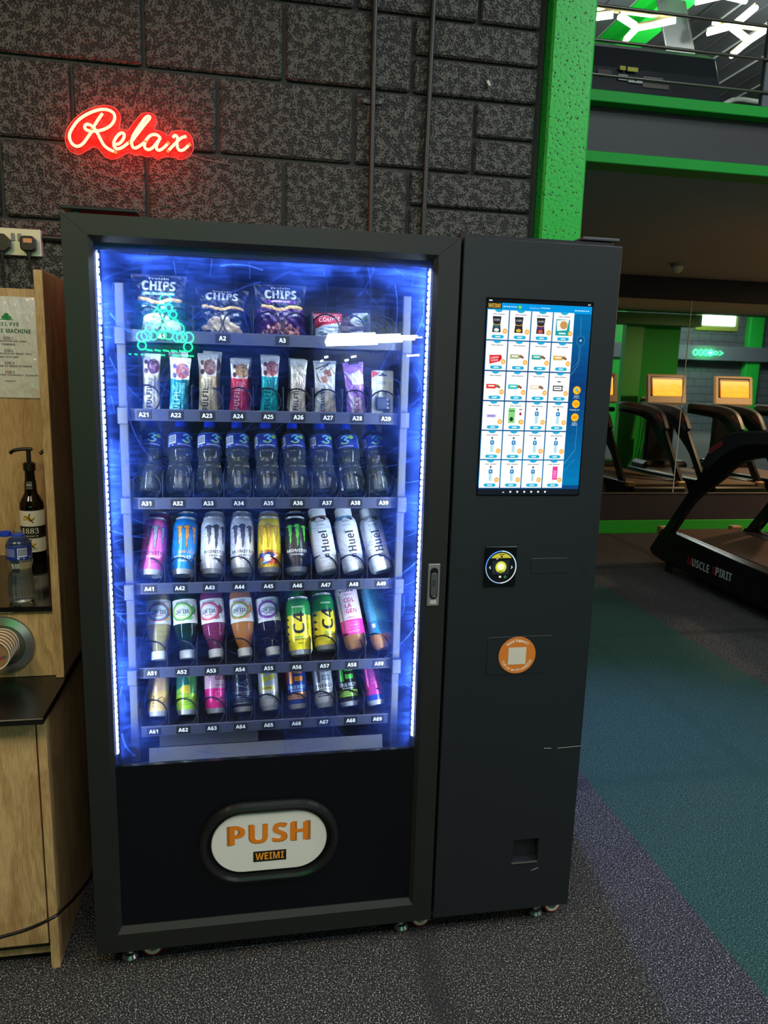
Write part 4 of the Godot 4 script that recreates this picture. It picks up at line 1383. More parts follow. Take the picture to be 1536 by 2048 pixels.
	b.text("ENJOY!", 150, y + 2, 50, 9, ink)
	var pm := printed(b.done(), 0.14)
	pm.heightmap_enabled = true
	pm.heightmap_texture = tex(noise_image(256, 0.02, 3, 77))
	pm.heightmap_scale = 0.35
	pm.clearcoat_enabled = true
	pm.clearcoat = 0.6
	pm.clearcoat_roughness = 0.08
	var sheet := MB.new()
	var P := []; var N := []; var T := []
	for r in 9:
		var pr := PackedVector3Array(); var nr := PackedVector3Array(); var tr := PackedVector2Array()
		for k in 7:
			var u := k / 6.0; var v := r / 8.0
			pr.append(Vector3((u - 0.5) * 0.2, (0.5 - v) * 0.324, 0.0012 * sin(u * 7.0 + v * 3.0) + 0.0015 * sin(v * 9.0)))
			nr.append(Vector3(-0.0012 * 35 * cos(u * 7.0 + v * 3.0), 0.0015 * 28 * cos(v * 9.0), 1).normalized()); tr.append(Vector2(u, v))
		P.append(pr); N.append(nr); T.append(tr)
	sheet.grid(P, N, T)
	solo("notice", sheet, pm, "laminated white coffee machine notice with green heading taped inside the hutch", "notice", Vector3(-0.367, 1.65, -0.842))
	# syrup bottles with pumps
	var lb := Board.new(256, 256, c8(226, 220, 206))
	lb.rect(0, 96, 256, 74, c8(16, 14, 14))
	for yy in [30, 190]:
		lb.disc(120, yy + 8, 14, 8, c8(214, 176, 36)); lb.disc(132, yy + 22, 12, 12, c8(226, 190, 50)); lb.disc(112, yy + 24, 8, 5, c8(200, 160, 30)); lb.path([Vector2(132, yy - 14), Vector2(126, yy + 10), Vector2(140, yy + 42)], 4, c8(40, 30, 20)); lb.path([Vector2(112, yy), Vector2(134, yy + 34), Vector2(146, yy + 14)], 3, c8(60, 44, 24))
	lb.text("1883", 128, 124, 60, 34, c8(236, 232, 222), 0, "serif"); lb.text("FRANCE", 128, 156, 56, 10, c8(214, 208, 196)); lb.fine(104, 226, 48, 3, 8, 3, c8(90, 86, 80), rng)
	var nb := Board.new(256, 64, c8(16, 14, 14))
	nb.text("1883", 128, 30, 44, 20, c8(230, 226, 216), 0, "serif"); nb.fine(106, 8, 44, 1, 8, 4, c8(190, 186, 176), rng); nb.fine(106, 48, 44, 2, 8, 3, c8(190, 186, 176), rng)
	var sy := thing("syrup_bottle", "dark syrup bottle with black pump and yellow-flower label, fully in view on the shelf", "bottle", Vector3(-0.303, 0.9505, -0.76), "pump syrup bottles on the black shelf")
	part("glass", turned([Vector2(0, 0.003), Vector2(0.034, 0.0), Vector2(0.0375, 0.006), Vector2(0.0375, 0.185), Vector2(0.0365, 0.2), Vector2(0.028, 0.218), Vector2(0.02, 0.232), Vector2(0.0165, 0.26), Vector2(0.0145, 0.312)], 28), liquid(Color(0.08, 0.03, 0.02), 0.3, 0.05), sy)
	part("label", turned([Vector2(0.0379, 0.04), Vector2(0.0379, 0.178)], 28), printed(lb.done(), 0.5), sy)
	part("neck_label", turned([Vector2(0.0184, 0.246), Vector2(0.0166, 0.274)], 28), printed(nb.done(), 0.5), sy)
	var blk := mat(12, 12, 13, 0.3)
	part("collar", turned([Vector2(0.0146, 0.306), Vector2(0.0185, 0.307), Vector2(0.0185, 0.33), Vector2(0.013, 0.334), Vector2(0.008, 0.335)], 20), blk, sy)
	part("pump_stem", turned([Vector2(0.0075, 0.334), Vector2(0.007, 0.372), Vector2(0.0, 0.373)], 12), blk, sy)
	part("pump_spout", tubes(PackedVector3Array(curve([Vector3(0.012, 0.376, 0), Vector3(-0.02, 0.376, 0), Vector3(-0.045, 0.371, 0), Vector3(-0.056, 0.362, 0)], 4)), 0.0058, 8), blk, sy)
	copy(sy, "syrup_bottle", "second dark syrup bottle, mostly hidden behind the oak side panel", Vector3(-0.216, 0.9505, -0.775), "pump syrup bottles on the black shelf", Vector3(0, 0.5, 0))
	# plugs in a metal double socket
	var so := thing("wall_socket", "brushed metal double wall socket on the block wall above the cabinet", "socket", Vector3(-0.325, 1.984, -0.878))
	part("back_box", bb(-0.074, -0.041, 0.0, 0.074, 0.041, 0.012, 0.001), mat(170, 120, 120, 0.5, 0.3), so)  # red neon tint painted into the silver box colour
	part("face_plate", bb(-0.073, -0.042, 0.012, 0.071, 0.042, 0.019, 0.002), mat(206, 200, 186, 0.36, 0.55), so)
	for x in [-0.012, 0.008]:
		part("rocker", bb(x - 0.006, 0.002, 0.019, x + 0.006, 0.026, 0.0225, 0.0015), mat(128, 128, 124, 0.4), so)
	for s in [[-0.289, 1.978, 0, "rounded black plug with an orange label in the right socket"], [-0.369, 1.976, 1, "black three-pin plug in the left socket at the photo's edge"]]:
		var p := thing("plug", s[3], "plug", Vector3(s[0], s[1], -0.859))
		var pb := MB.new()
		if s[2] == 0:
			pb.prism(rrect(0.046, 0.047, 0.012, 5), 0.0, 0.024, 0.004)
		else:
			pb.prism(PackedVector2Array([Vector2(-0.026, -0.012), Vector2(-0.012, -0.026), Vector2(0.012, -0.026), Vector2(0.026, -0.012), Vector2(0.026, 0.012), Vector2(0.01, 0.028), Vector2(-0.01, 0.028), Vector2(-0.026, 0.012)]), 0.0, 0.022, 0.003)
		part("body", pb, mat(30, 28, 25, 0.4), p)
		if s[2] == 0:
			part("label", bb(-0.012, 0.002, 0.0242, 0.014, 0.015, 0.0246), mat(224, 150, 96, 0.5), p)
		part("cord", tubes(PackedVector3Array(curve([Vector3(0.0, -0.022, 0.012), Vector3(0.0, -0.05, 0.012), Vector3(0.008 if s[2] == 0 else -0.002, -0.11, 0.004), Vector3(0.028 if s[2] == 0 else -0.004, -0.2, 0.002)], 5)), 0.0036, 8), mat(22, 21, 20, 0.4), p)
		part("strain_relief", turned([Vector2(0.0075, 0.0), Vector2(0.0045, -0.028)], 10), mat(26, 25, 23, 0.5), p, Vector3(0, -0.022, 0.012))
	solo("power_cable", tubes(PackedVector3Array(curve([Vector3(-0.52, 0.10, 0.01), Vector3(-0.38, 0.124, 0.008), Vector3(-0.236, 0.15, 0.004), Vector3(-0.162, 0.166, 0.002), Vector3(-0.1, 0.192, 0.0), Vector3(-0.086, 0.178, -0.05), Vector3(-0.074, 0.16, -0.11), Vector3(-0.06, 0.122, -0.25), Vector3(-0.055, 0.09, -0.42)], 6)), 0.0045, 8), mat(16, 16, 16, 0.35), "black power cable drooping across the oak cabinet door from the machine", "cable")

func treadmill(called: String, label: String, at: Vector3) -> Node3D:
	var t := thing(called, label, "treadmill", at, "treadmills facing the mirror")
	var black := mat(15, 16, 18, 0.3)
	var alu := mat(150, 140, 126, 0.28, 0.9)
	var turn := Vector3(0, -PI / 2, 0)      # drawn in (z, y), pushed out along -x
	var cover := PackedVector2Array([Vector2(0.0, 0.15), Vector2(0.012, 0.118), Vector2(0.05, 0.095), Vector2(0.2, 0.078), Vector2(1.0, 0.072), Vector2(2.1, 0.085), Vector2(2.19, 0.14), Vector2(2.2, 0.25), Vector2(2.12, 0.31), Vector2(1.4, 0.316), Vector2(0.3, 0.352), Vector2(0.16, 0.352)])
	var outer := [Vector2(0.0, 0.14), Vector2(0.34, 0.55), Vector2(0.62, 0.9), Vector2(0.7, 1.03), Vector2(0.77, 1.14), Vector2(0.86, 1.205), Vector2(1.05, 1.245), Vector2(1.35, 1.268), Vector2(1.95, 1.27)]
	var inner := [Vector2(1.95, 1.13), Vector2(1.38, 1.105), Vector2(1.12, 1.05), Vector2(0.97, 0.965), Vector2(0.87, 0.88), Vector2(0.56, 0.66), Vector2(0.31, 0.355), Vector2(0.2, 0.3)]
	var arm := PackedVector2Array(curve(outer, 4) + curve(inner, 4))
	var grip := PackedVector2Array(curve([Vector2(0.635, 0.99), Vector2(0.70, 1.08), Vector2(0.775, 1.165), Vector2(0.87, 1.222), Vector2(1.05, 1.262), Vector2(1.35, 1.284), Vector2(1.9, 1.286)], 4) + curve([Vector2(1.9, 1.2), Vector2(1.35, 1.185), Vector2(1.06, 1.145), Vector2(0.9, 1.07), Vector2(0.78, 0.985), Vector2(0.7, 0.93)], 4))
	for x in [0.0, 0.795]:
		var cm := MB.new()
		cm.prism(cover, -0.07, 0.0, 0.01)
		var sc := part("side_cover", cm, black, t, Vector3(x, 0, 0), turn)
		if x == 0.0:
			var run := 0.0
			for w in [["M", c8(190, 30, 38)], ["USCLE", c8(226, 230, 232)], [" ", Color.BLACK], ["S", c8(190, 30, 38)], ["PIRIT", c8(226, 230, 232)]]:
				if w[0] == " ":
					run += 0.035
					continue
				var l := lettering(w[0], 0.062, "bold", 0.001)
				var width: float = l.get_aabb().size.x * 0.92
				var lm := part("lettering", l, mat(w[1].r8, w[1].g8, w[1].b8, 0.5), sc, Vector3(0.585 + run + width * 0.5, 0.178 + (run * 0.03), 0.0008))
				lm.scale.x = 0.92
				run += width + 0.006
		var am := MB.new()
		am.prism(arm, -0.062, -0.002, 0.012)
		var up := part("upright", am, mat(18, 19, 21, 0.26), t, Vector3(x, 0, 0), turn)
		var gm := MB.new()
		gm.prism(grip, -0.068, 0.004, 0.012)
		part("hand_grip", gm, mat(52, 54, 56, 0.5), up)
		part("red_stripe", bx(Vector3(0.79, 1.118, 0.0045), Vector3(0.17, 0.04, 0.002), 0.001), mat(190, 66, 76, 0.5), up, Vector3(0.79, 1.118, 0) - Vector3(0.79, 1.118, 0).rotated(Vector3.BACK, 0.5), Vector3(0, 0, 0.5))
		var rx := 0.055 if x == 0.0 else 0.745
		for k in 3:
			part("side_rail", bx(Vector3(rx - 0.022 + 0.028 * k, 0.337, 1.05), Vector3(0.022, 0.03, 1.5), 0.004), alu, t, Vector3.ZERO, Vector3(0.023, 0, 0))
		part("end_cap", bb(rx - 0.04, 0.29, 0.06, rx + 0.06, 0.358, 0.13, 0.008), mat(196, 150, 100, 0.4, 0.3), t)
		for z in [0.25, 1.95]:
			part("foot", bb(x + 0.015, 0.0, z, x + 0.055, 0.085, z + 0.06, 0.004), mat(16, 16, 16, 0.6), t)
	part("rear_roller_cover", bb(0.07, 0.2, 0.02, 0.795, 0.3, 0.14, 0.02), mat(46, 36, 30, 0.35), t)
	part("belt", bb(0.1, 0.2, 0.09, 0.765, 0.332, 1.9, 0.012), mat(92, 70, 52, 0.8), t)
	part("motor_cover", bb(0.07, 0.2, 1.75, 0.795, 0.42, 2.19, 0.05), mat(24, 24, 26, 0.3), t)
	# console with its screen, turned to the mirror
	var con := part("console", bx(Vector3.ZERO, Vector3(0.66, 0.45, 0.06), 0.025), mat(196, 172, 146, 0.5), t, Vector3(0.4325, 1.475, 1.98), Vector3(0.18, 0, 0))
	part("screen_bezel", bx(Vector3(0, 0.04, -0.0305), Vector3(0.53, 0.3, 0.004), 0.001), mat(8, 8, 9, 0.2), con)
	var q := MB.new()
	q.quad(Vector3(-0.245, -0.088, -0.0335), Vector3(0.245, -0.088, -0.0335), Vector3(0.245, 0.172, -0.0335), Vector3(-0.245, 0.172, -0.0335), Vector3(0, 0, -1), [Vector2(1, 1), Vector2(0, 1), Vector2(0, 0), Vector2(1, 0)])
	part("screen", q, city_screen, con)
	part("console_stem", bb(0.12, 1.13, 1.93, 0.745, 1.2, 2.05, 0.02), black, t)
	part("keypad", bx(Vector3.ZERO, Vector3(0.36, 0.03, 0.12), 0.01), mat(30, 30, 32, 0.4), t, Vector3(0.4325, 1.225, 1.93), Vector3(0.3, 0, 0))
	part("stop_key", bx(Vector3.ZERO, Vector3(0.07, 0.012, 0.04), 0.004), mat(200, 60, 70, 0.4), t, Vector3(0.4325, 1.243, 1.89), Vector3(0.3, 0, 0))
	part("front_column", bb(0.2, 0.38, 2.0, 0.66, 1.16, 2.1, 0.03), black, t)
	return t

var city_screen: StandardMaterial3D

func gym() -> void:
	var b := Board.new(320, 176, c8(250, 176, 40))
	for y in 22:
		b.rect(0, y * 8, 320, 8, c8(246, 176, 130).lerp(c8(226, 52, 12), clampf((y - 4) / 18.0, 0, 1)))
	var r := RandomNumberGenerator.new()
	r.seed = 8
	for i in 26:   # a hazy skyline
		var w := r.randf_range(10, 26); var h := r.randf_range(40, 120)
		b.rect(i * 13 - 6, 176 - h, w, h, c8(240, 140, 30).lerp(c8(226, 80, 14), r.randf()))
	b.path([Vector2(0, 120), Vector2(90, 96), Vector2(190, 118), Vector2(320, 104)], 6, c8(244, 160, 80))
	b.path([Vector2(0, 150), Vector2(120, 128), Vector2(320, 150)], 14, c8(236, 90, 30))
	city_screen = StandardMaterial3D.new()
	city_screen.albedo_color = Color(0.02, 0.02, 0.02)
	city_screen.emission_enabled = true
	city_screen.emission = Color.BLACK
	city_screen.emission_texture = b.done()
	city_screen.emission_energy_multiplier = 0.9
	city_screen.roughness = 0.2
	var t := treadmill("treadmill", "black treadmill seen directly at the right edge, lettering on its side", Vector3(3.9, 0, -4.06))
	var names := ["treadmill whose orange screen shows left of the mirror's bright joint", "treadmill whose orange screen shows right of the mirror's bright joint", "treadmill outside the frame farthest right, seen only in the mirror"]
	for i in 3:
		copy(t, "treadmill", names[i], Vector3(5.02 + 1.12 * i, 0, -4.06), "treadmills facing the mirror")
	for i in 4:
		area(Vector3(4.33 + 1.12 * i, 1.5, -2.13), Vector3(0, 0.18, -1), Vector2(0.48, 0.25), 0.09, Color(1.0, 0.62, 0.2), "treadmill_screen_light")
	# sensor under the mezzanine
	var s := thing("ceiling_sensor", "small white domed motion sensor under the dark soffit", "sensor", Vector3(4.16, 2.63, -4.48))
	part("base", turned([Vector2(0, -0.03), Vector2(0.06, -0.03), Vector2(0.065, 0.0)], 20), mat(120, 120, 116, 0.5), s)
	part("dome", turned([Vector2(0, -0.085), Vector2(0.022, -0.08), Vector2(0.04, -0.064), Vector2(0.05, -0.03)], 20), mat(206, 212, 200, 0.35), s)
	# lamps under the mezzanine: a warm downlight over the treadmills, a cool spot by the pillar
	var dl := thing("downlight", "round warm ceiling downlight over the treadmills, right of the frame", "light", Vector3(7.9, 2.629, -3.7))
	part("trim_ring", turned([Vector2(0.09, 0), Vector2(0.12, -0.006), Vector2(0.13, 0)], 24), mat(220, 216, 206, 0.5), dl)
	part("lamp_face", turned([Vector2(0.0, -0.004), Vector2(0.092, -0.004)], 24), glow(Color(1.0, 0.72, 0.42), 6.0), dl)
	area(Vector3(7.9, 2.615, -3.7), Vector3.DOWN, Vector2(0.17, 0.17), 13.0, Color(1.0, 0.8, 0.62), "downlight_light")
	var sp := thing("spotlight", "cool white spotlight under the mezzanine, hidden behind the green pillar", "light", Vector3(1.78, 2.55, -2.5))
	part("bracket", bb(-0.01, 0.03, -0.01, 0.01, 0.08, 0.01), mat(20, 20, 22), sp)
	part("can", turned([Vector2(0.035, -0.05), Vector2(0.04, -0.06), Vector2(0.045, 0.04), Vector2(0.0, 0.05)], 20), mat(20, 20, 22, 0.4), sp)
	part("lamp_face", turned([Vector2(0.0, -0.05), Vector2(0.034, -0.05)], 20), glow(Color(0.62, 0.7, 1.0), 6.0), sp)
	var sl := SpotLight3D.new()
	sl.name = "spot_beam"
	add_child(sl, true)
	sl.look_at_from_position(Vector3(1.78, 2.485, -2.48), Vector3(2.15, 0, -0.25), Vector3.UP)
	sl.spot_angle = 33.0
	sl.spot_angle_attenuation = 1.0
	sl.light_energy = 8.5
	sl.light_color = Color(0.58, 0.62, 1.0)
	sl.light_size = 0.05
	sl.spot_range = 40.0
	sl.shadow_enabled = true

func far_end() -> void:
	# what the mirror and the machine's glass see: the other side of the hall
	var grey := mat(84, 90, 92, 0.7)
	var w := struct("wall_front", bb(-2.6, 0, 10.06, 18.4, 5.1, 10.3), mat(60, 64, 66, 0.7))
	var bm := MB.new()
	for r in 20:
		for c in 46:
			var x := -2.3 + c * 0.45 + (0.225 if r % 2 else 0.0)
			if x < 18.0:
				bm.box(Vector3(x + 0.22, 0.12 + r * 0.242, 10.06), Vector3(0.435, 0.228, 0.03 + rng.randf_range(0, 0.012)))
	var blocks := part("block", bm, grey, w)
	blocks.set_meta("kind", "stuff")
	for x in [16.45, 11.6]:
		solo("pillar", bb(x, 0, 9.8, x + 0.5, 5.1, 10.03, 0.01), green_paint, "green pillar on the far wall of the hall, %s" % ("right of the lit window" if x > 14.0 else "left of the lit window"), "pillar")
	struct("trim_4", bb(8.0, 2.3, 9.7, 18.2, 2.75, 9.79), mat(96, 102, 108, 0.5))
	var win := struct("window_1", bb(14.6, 3.25, 9.96, 16.1, 4.2, 10.04), mat(150, 160, 50, 0.5))
	part("window_pane", bb(14.9, 3.45, 9.945, 15.85, 4.05, 9.958), glow(Color(0.85, 1.0, 0.92), 1.8), win)
	area(Vector3(15.35, 3.75, 9.9), Vector3(0, 0, -1), Vector2(1.2, 0.7), 2.0, Color(0.9, 1.0, 0.95), "window_light")
	# green partition and beam near the treadmills
	struct("wall_partition", bb(6.3, 0, -1.3, 7.2, 2.6, -1.15), flat_green)
	struct("trim_5", bb(6.2, 0, -1.42, 6.5, 2.6, -1.3), mat(60, 176, 70, 0.5))
	struct("trim_6", bb(5.7, 2.44, -1.7, 7.3, 2.61, -1.4), mat(44, 130, 60, 0.5))
	var ps := thing("wall_socket", "double socket with black plugs on the green partition, seen in the mirror", "socket", Vector3(6.72, 1.3, -1.31))
	part("face_plate", bb(-0.1, -0.04, -0.012, 0.1, 0.04, 0.0, 0.002), mat(190, 190, 180, 0.5), ps)
	for x in [-0.07, 0.0, 0.075]:
		part("plug", bx(Vector3(x, -0.005, -0.03), Vector3(0.05, 0.055, 0.04), 0.01), mat(24, 24, 24, 0.5) if x < 0.05 else mat(200, 196, 186, 0.5), ps)
		part("cord", tubes(PackedVector3Array(curve([Vector3(x, -0.03, -0.03), Vector3(x + 0.02, -0.4, -0.03), Vector3(x - 0.1 * (x + 0.1) * 4.0, -0.9, -0.05), Vector3(x - 0.1, -1.28, -0.1)], 5)), 0.007, 6), mat(24, 24, 24, 0.5) if x < 0.05 else mat(206, 206, 196, 0.5), ps)
	# neon signs and wall lights that the glass reflects
	var g := glow(Color(0.12, 1.0, 0.5), 30.0)
	var tree := thing("neon_sign", "green neon sign of stacked rings on the far wall, reflected in the machine's glass", "neon sign", Vector3(-0.82, 2.2, 10.0))
	var rr := RandomNumberGenerator.new()
	rr.seed = 6
	var add_ring := func(x: float, y: float, rad: float) -> void:
		var pts := []
		for i in 14:
			pts.append(Vector3(x + cos(TAU * i / 14) * rad, y + sin(TAU * i / 14) * rad, -0.02))
		part("neon_ring", tubes(pts, 0.011, 6, true), g, tree)
	for l in 6:
		for k in l + 1:
			add_ring.call((k - l * 0.5) * 0.105 + rr.randf_range(-0.02, 0.02), 0.36 - l * 0.1 + rr.randf_range(-0.02, 0.02), rr.randf_range(0.05, 0.085))
	add_ring.call(-0.34, -0.17, 0.075); add_ring.call(0.34, -0.16, 0.075); add_ring.call(-0.34, -0.3, 0.06)
	add_ring.call(0.33, -0.3, 0.065)
	for k in 5:
		part("neon_dash", tubes([Vector3(-0.28 + k * 0.12, -0.36, -0.02), Vector3(-0.19 + k * 0.12, -0.37, -0.02)], 0.012, 6), g, tree)
	omni(Vector3(-0.82, 2.2, 9.8), 0.6, Color(0.1, 1.0, 0.45), 0.01, "neon_light")
	var bar := thing("light_strip", "broken green LED strip low on the far wall beneath the ring sign", "light", Vector3(-0.85, 1.77, 10.0))
	for s in [[-0.5, -0.47], [-0.42, -0.38], [-0.33, -0.3], [-0.27, 0.02], [0.12, 0.24], [0.26, 0.44]]:
		part("led_segment", tubes([Vector3(s[0], 0, -0.02), Vector3(s[1], -0.004, -0.02)], 0.01, 6), g, bar)
	var words := thing("neon_sign", "small green neon lettering on the grey beam, seen in the wall mirror", "neon sign", Vector3(14.85, 2.52, 9.66))
	for k in 5:
		var pts := []
		for i in 12:
			pts.append(Vector3(-0.36 + 0.18 * k + cos(TAU * i / 12) * 0.07, sin(TAU * i / 12) * (0.09 if k != 4 else 0.05), 0))
		part("neon_letter", tubes(pts, 0.018, 6, true), glow(Color(0.2, 1.0, 0.6), 5.0), words)
	part("neon_arrow", tubes([Vector3(0.5, 0.06, 0), Vector3(0.62, 0, 0), Vector3(0.5, -0.06, 0)], 0.018, 6), glow(Color(0.2, 1.0, 0.6), 5.0), words)
	omni(Vector3(14.85, 2.52, 9.4), 0.4, Color(0.15, 1.0, 0.5), 0.01, "neon_light")
	var lit := glow(Color(0.95, 1.0, 1.0), 26.0)
	var wl := thing("wall_light", "bank of white LED tubes on the far wall, a white smear in the glass", "light", Vector3(2.3, 2.08, 10.0))
	for k in 7:
		var y := -0.085 + k * 0.028
		var half := [0.42, 0.62, 0.72, 0.78, 0.74, 0.6, 0.4][k] as float
		part("light_tube", tubes([Vector3(-0.72 + absf(k - 2.0) * 0.012, y, -0.03), Vector3(-0.72 + half * 2.0, y + half * 0.12, -0.03)], 0.012, 6), lit, wl)
	for q in [[-0.72, -0.27, 0.06], [-0.78, -0.33, 0.045], [-0.3, -0.25, 0.08], [-0.4, -0.31, 0.06], [0.6, -0.2, 0.2]]:
		part("light_tube", tubes([Vector3(q[0], q[1], -0.03), Vector3(q[0] + q[2], q[1] + 0.015, -0.03)], 0.016, 6), lit, wl)
	omni(Vector3(2.3, 2.1, 9.8), 1.5, Color(0.95, 1.0, 1.0), 0.01, "wall_light_glow")

# ---------------------------------------------------------------- goods in the machine
const HEIGHT := [1.678, 1.485, 1.259, 1.032, 0.798, 0.63]

func lane(i: int) -> float:
	return 0.146 + 0.077 * i

func can_shape(r: float, h: float, t: Node3D, skin: Material, lid: Material) -> void:
	part("body", turned([Vector2(r, 0.013), Vector2(r, h - 0.024), Vector2(r * 0.93, h - 0.012), Vector2(r * 0.83, h - 0.0055)], 32), skin, t)
	part("base_rim", turned([Vector2(0, 0.009), Vector2(r * 0.62, 0.007), Vector2(r * 0.74, 0.001), Vector2(r * 0.8, 0.0), Vector2(r * 0.84, 0.002), Vector2(r * 0.9, 0.007), Vector2(r, 0.0132)], 32), lid, t)
	part("lid", turned([Vector2(r * 0.83, h - 0.0056), Vector2(r * 0.82, h - 0.002), Vector2(r * 0.84, h), Vector2(r * 0.79, h - 0.0005), Vector2(r * 0.76, h - 0.006), Vector2(0, h - 0.0065)], 32), lid, t)
	part("ring_pull", bx(Vector3(0, h - 0.0045, 0.006), Vector3(0.014, 0.0015, 0.022), 0.0005), lid, t)

func claws(b: Board, x: float, y: float, w: float, h: float, fill: Color, rim: Color) -> void:
	var one := [0.02, 0.1, 0.1, 0.02, 0.2, 0.0, 0.3, 0.05, 0.27, 0.12, 0.25, 0.26, 0.27, 0.4, 0.22, 0.55, 0.235, 0.68, 0.19, 0.86, 0.17, 0.8, 0.16, 0.68, 0.175, 0.58, 0.13, 0.46, 0.145, 0.34, 0.11, 0.24, 0.12, 0.13]
	for k in [[0.0, 0.0, 0.95], [0.34, -0.03, 1.16], [0.7, 0.02, 0.86]]:
		for pass_ in 2:
			var p := PackedVector2Array()
			for i in range(0, one.size(), 2):
				p.append(Vector2(x + (one[i] * 1.12 + k[0]) * w, y + (k[1] + one[i + 1] * k[2]) * h))
			if pass_ == 0:
				b.poly(MB.inset(p, -2.2), rim)
			else:
				b.poly(p, fill)

func grime(b: Board, c: Color, n: int, seed_: int) -> void:
	var r := RandomNumberGenerator.new()
	r.seed = seed_
	for i in n:
		b.disc(r.randf_range(0, b.w), r.randf_range(0, b.h), r.randf_range(0.5, 2.4), r.randf_range(0.5, 2.0), c)

func claw_print(bg: Color, fill: Color, rim: Color, ink: Color, kind: int) -> StandardMaterial3D:
	var b := Board.new(400, 288, bg)
	match kind:
		0: grime(b, bg.lerp(Color.BLACK, 0.12), 150, 3)
		1:
			grime(b, bg.lerp(Color.BLACK, 0.4), 160, 4)
			for i in 30:
				b.disc(110 + (i % 6) * 4, 20 + i * 9, 5, 3, c8(10, 60, 130))
		2: grime(b, bg.lerp(c8(70, 74, 90), 0.55), 420, 5)
		3:
			b.rect(0, 188, 400, 100, c8(236, 190, 30)); b.disc(204, 232, 46, 40, c8(232, 106, 30)); b.disc(204, 232, 36, 30, c8(30, 46, 120)); b.disc(196, 236, 20, 20, c8(240, 236, 220)); b.disc(232, 250, 22, 20, c8(226, 90, 40)); b.disc(160, 218, 20, 14, c8(40, 60, 140)); b.disc(180, 262, 16, 12, c8(60, 120, 190)); b.rect(150, 204, 120, 3, c8(40, 36, 20)); b.path([Vector2(150, 270), Vector2(250, 220)], 5, c8(250, 250, 240))
	claws(b, 136, 44, 118, 136, fill, rim)
	if kind == 1:
		b.text("JUICED", 200, 196, 92, 20, c8(232, 150, 60))
	elif kind != 3:
		pass
	var y := 222.0 if kind == 1 else 196.0
	if kind != 3:
		b.text("MONSTER", 200, y, 128, 18, ink)
		b.text("ENERGY", 200, y + 22, 76, 9, c8(230, 232, 240) if kind in [0, 1] else ink)
		if kind in [0, 2]:
			b.text("ULTRA", 206, y + 40, 46, 10, ink)
	else:
		b.text("MONSTER", 200, 196, 90, 12, c8(50, 46, 20))
	if kind == 0:
		b.text("RUBY RED", 214, y + 54, 50, 8, ink)
	return printed(b.done(), 0.3, 0.25)

# goods lean back on the rear edge of their base, against the ones behind
const LEAN := 0.5
func tilt(o: Node3D, lean: float, turn: float, r := 0.033) -> void:
	o.basis = Basis(Vector3.BACK, lean) * Basis(Vector3.RIGHT, -LEAN) * Basis(Vector3.UP, turn)
	o.position += Vector3(0, r * sin(LEAN), r * cos(LEAN) - 0.008)

func pillow(w: float, h: float, d: float, crimp := 0.06, seed_ := 1, slack := 0.1) -> MB:
	var m := MB.new()
	var nz := FastNoiseLite.new()
	nz.seed = seed_; nz.frequency = 22.0 / maxf(w, h) * 0.12
	var R := 26; var C := 16
	for side in [1.0, -1.0]:
		var P := []; var T := []
		for r in R + 1:
			var v := float(r) / R
			var pr := PackedVector3Array(); var tr := PackedVector2Array()
			var inside := clampf((minf(v, 1.0 - v) - crimp) / (0.5 - crimp), 0.0, 1.0)
			var fat := pow(sin(inside * PI * 0.5), 0.55) if inside > 0.0 else 0.0
			for c in C + 1:
				var u := float(c) / C
				var x := (u - 0.5) * w * (1.0 - slack * fat)
				var cross := pow(maxf(0.0, 1.0 - pow(absf(2.0 * u - 1.0), 2.6)), 0.6)
				var z: float = d * 0.5 * fat * cross + nz.get_noise_2d(u * w * 100.0, v * h * 100.0 + side * 40.0) * d * 0.22 * clampf(cross * 2.0, 0, 1)
				if inside <= 0.0:
					z = 0.0006 + 0.0006 * sin(v * 400.0)
				pr.append(Vector3(x, h * (1.0 - v), z * side)); tr.append(Vector2(u if side > 0.0 else 1.0 - u, v))
			P.append(pr); T.append(tr)
		var N := []
		for r in R + 1:
			var nr := PackedVector3Array()
			for c in C + 1:
				var du: Vector3 = P[r][mini(c + 1, C)] - P[r][maxi(c - 1, 0)]
				var dv: Vector3 = P[mini(r + 1, R)][c] - P[maxi(r - 1, 0)][c]
				var nn := dv.cross(du).normalized()
				nr.append(nn if nn.z * side > 0.0 else -nn)
			N.append(nr)
		m.grid(P, N, T)
	return m

func stock() -> void:
	rng.seed = 99
	crisps()
	bars()
	water()
	cans()
	juices()
	slim_cans()

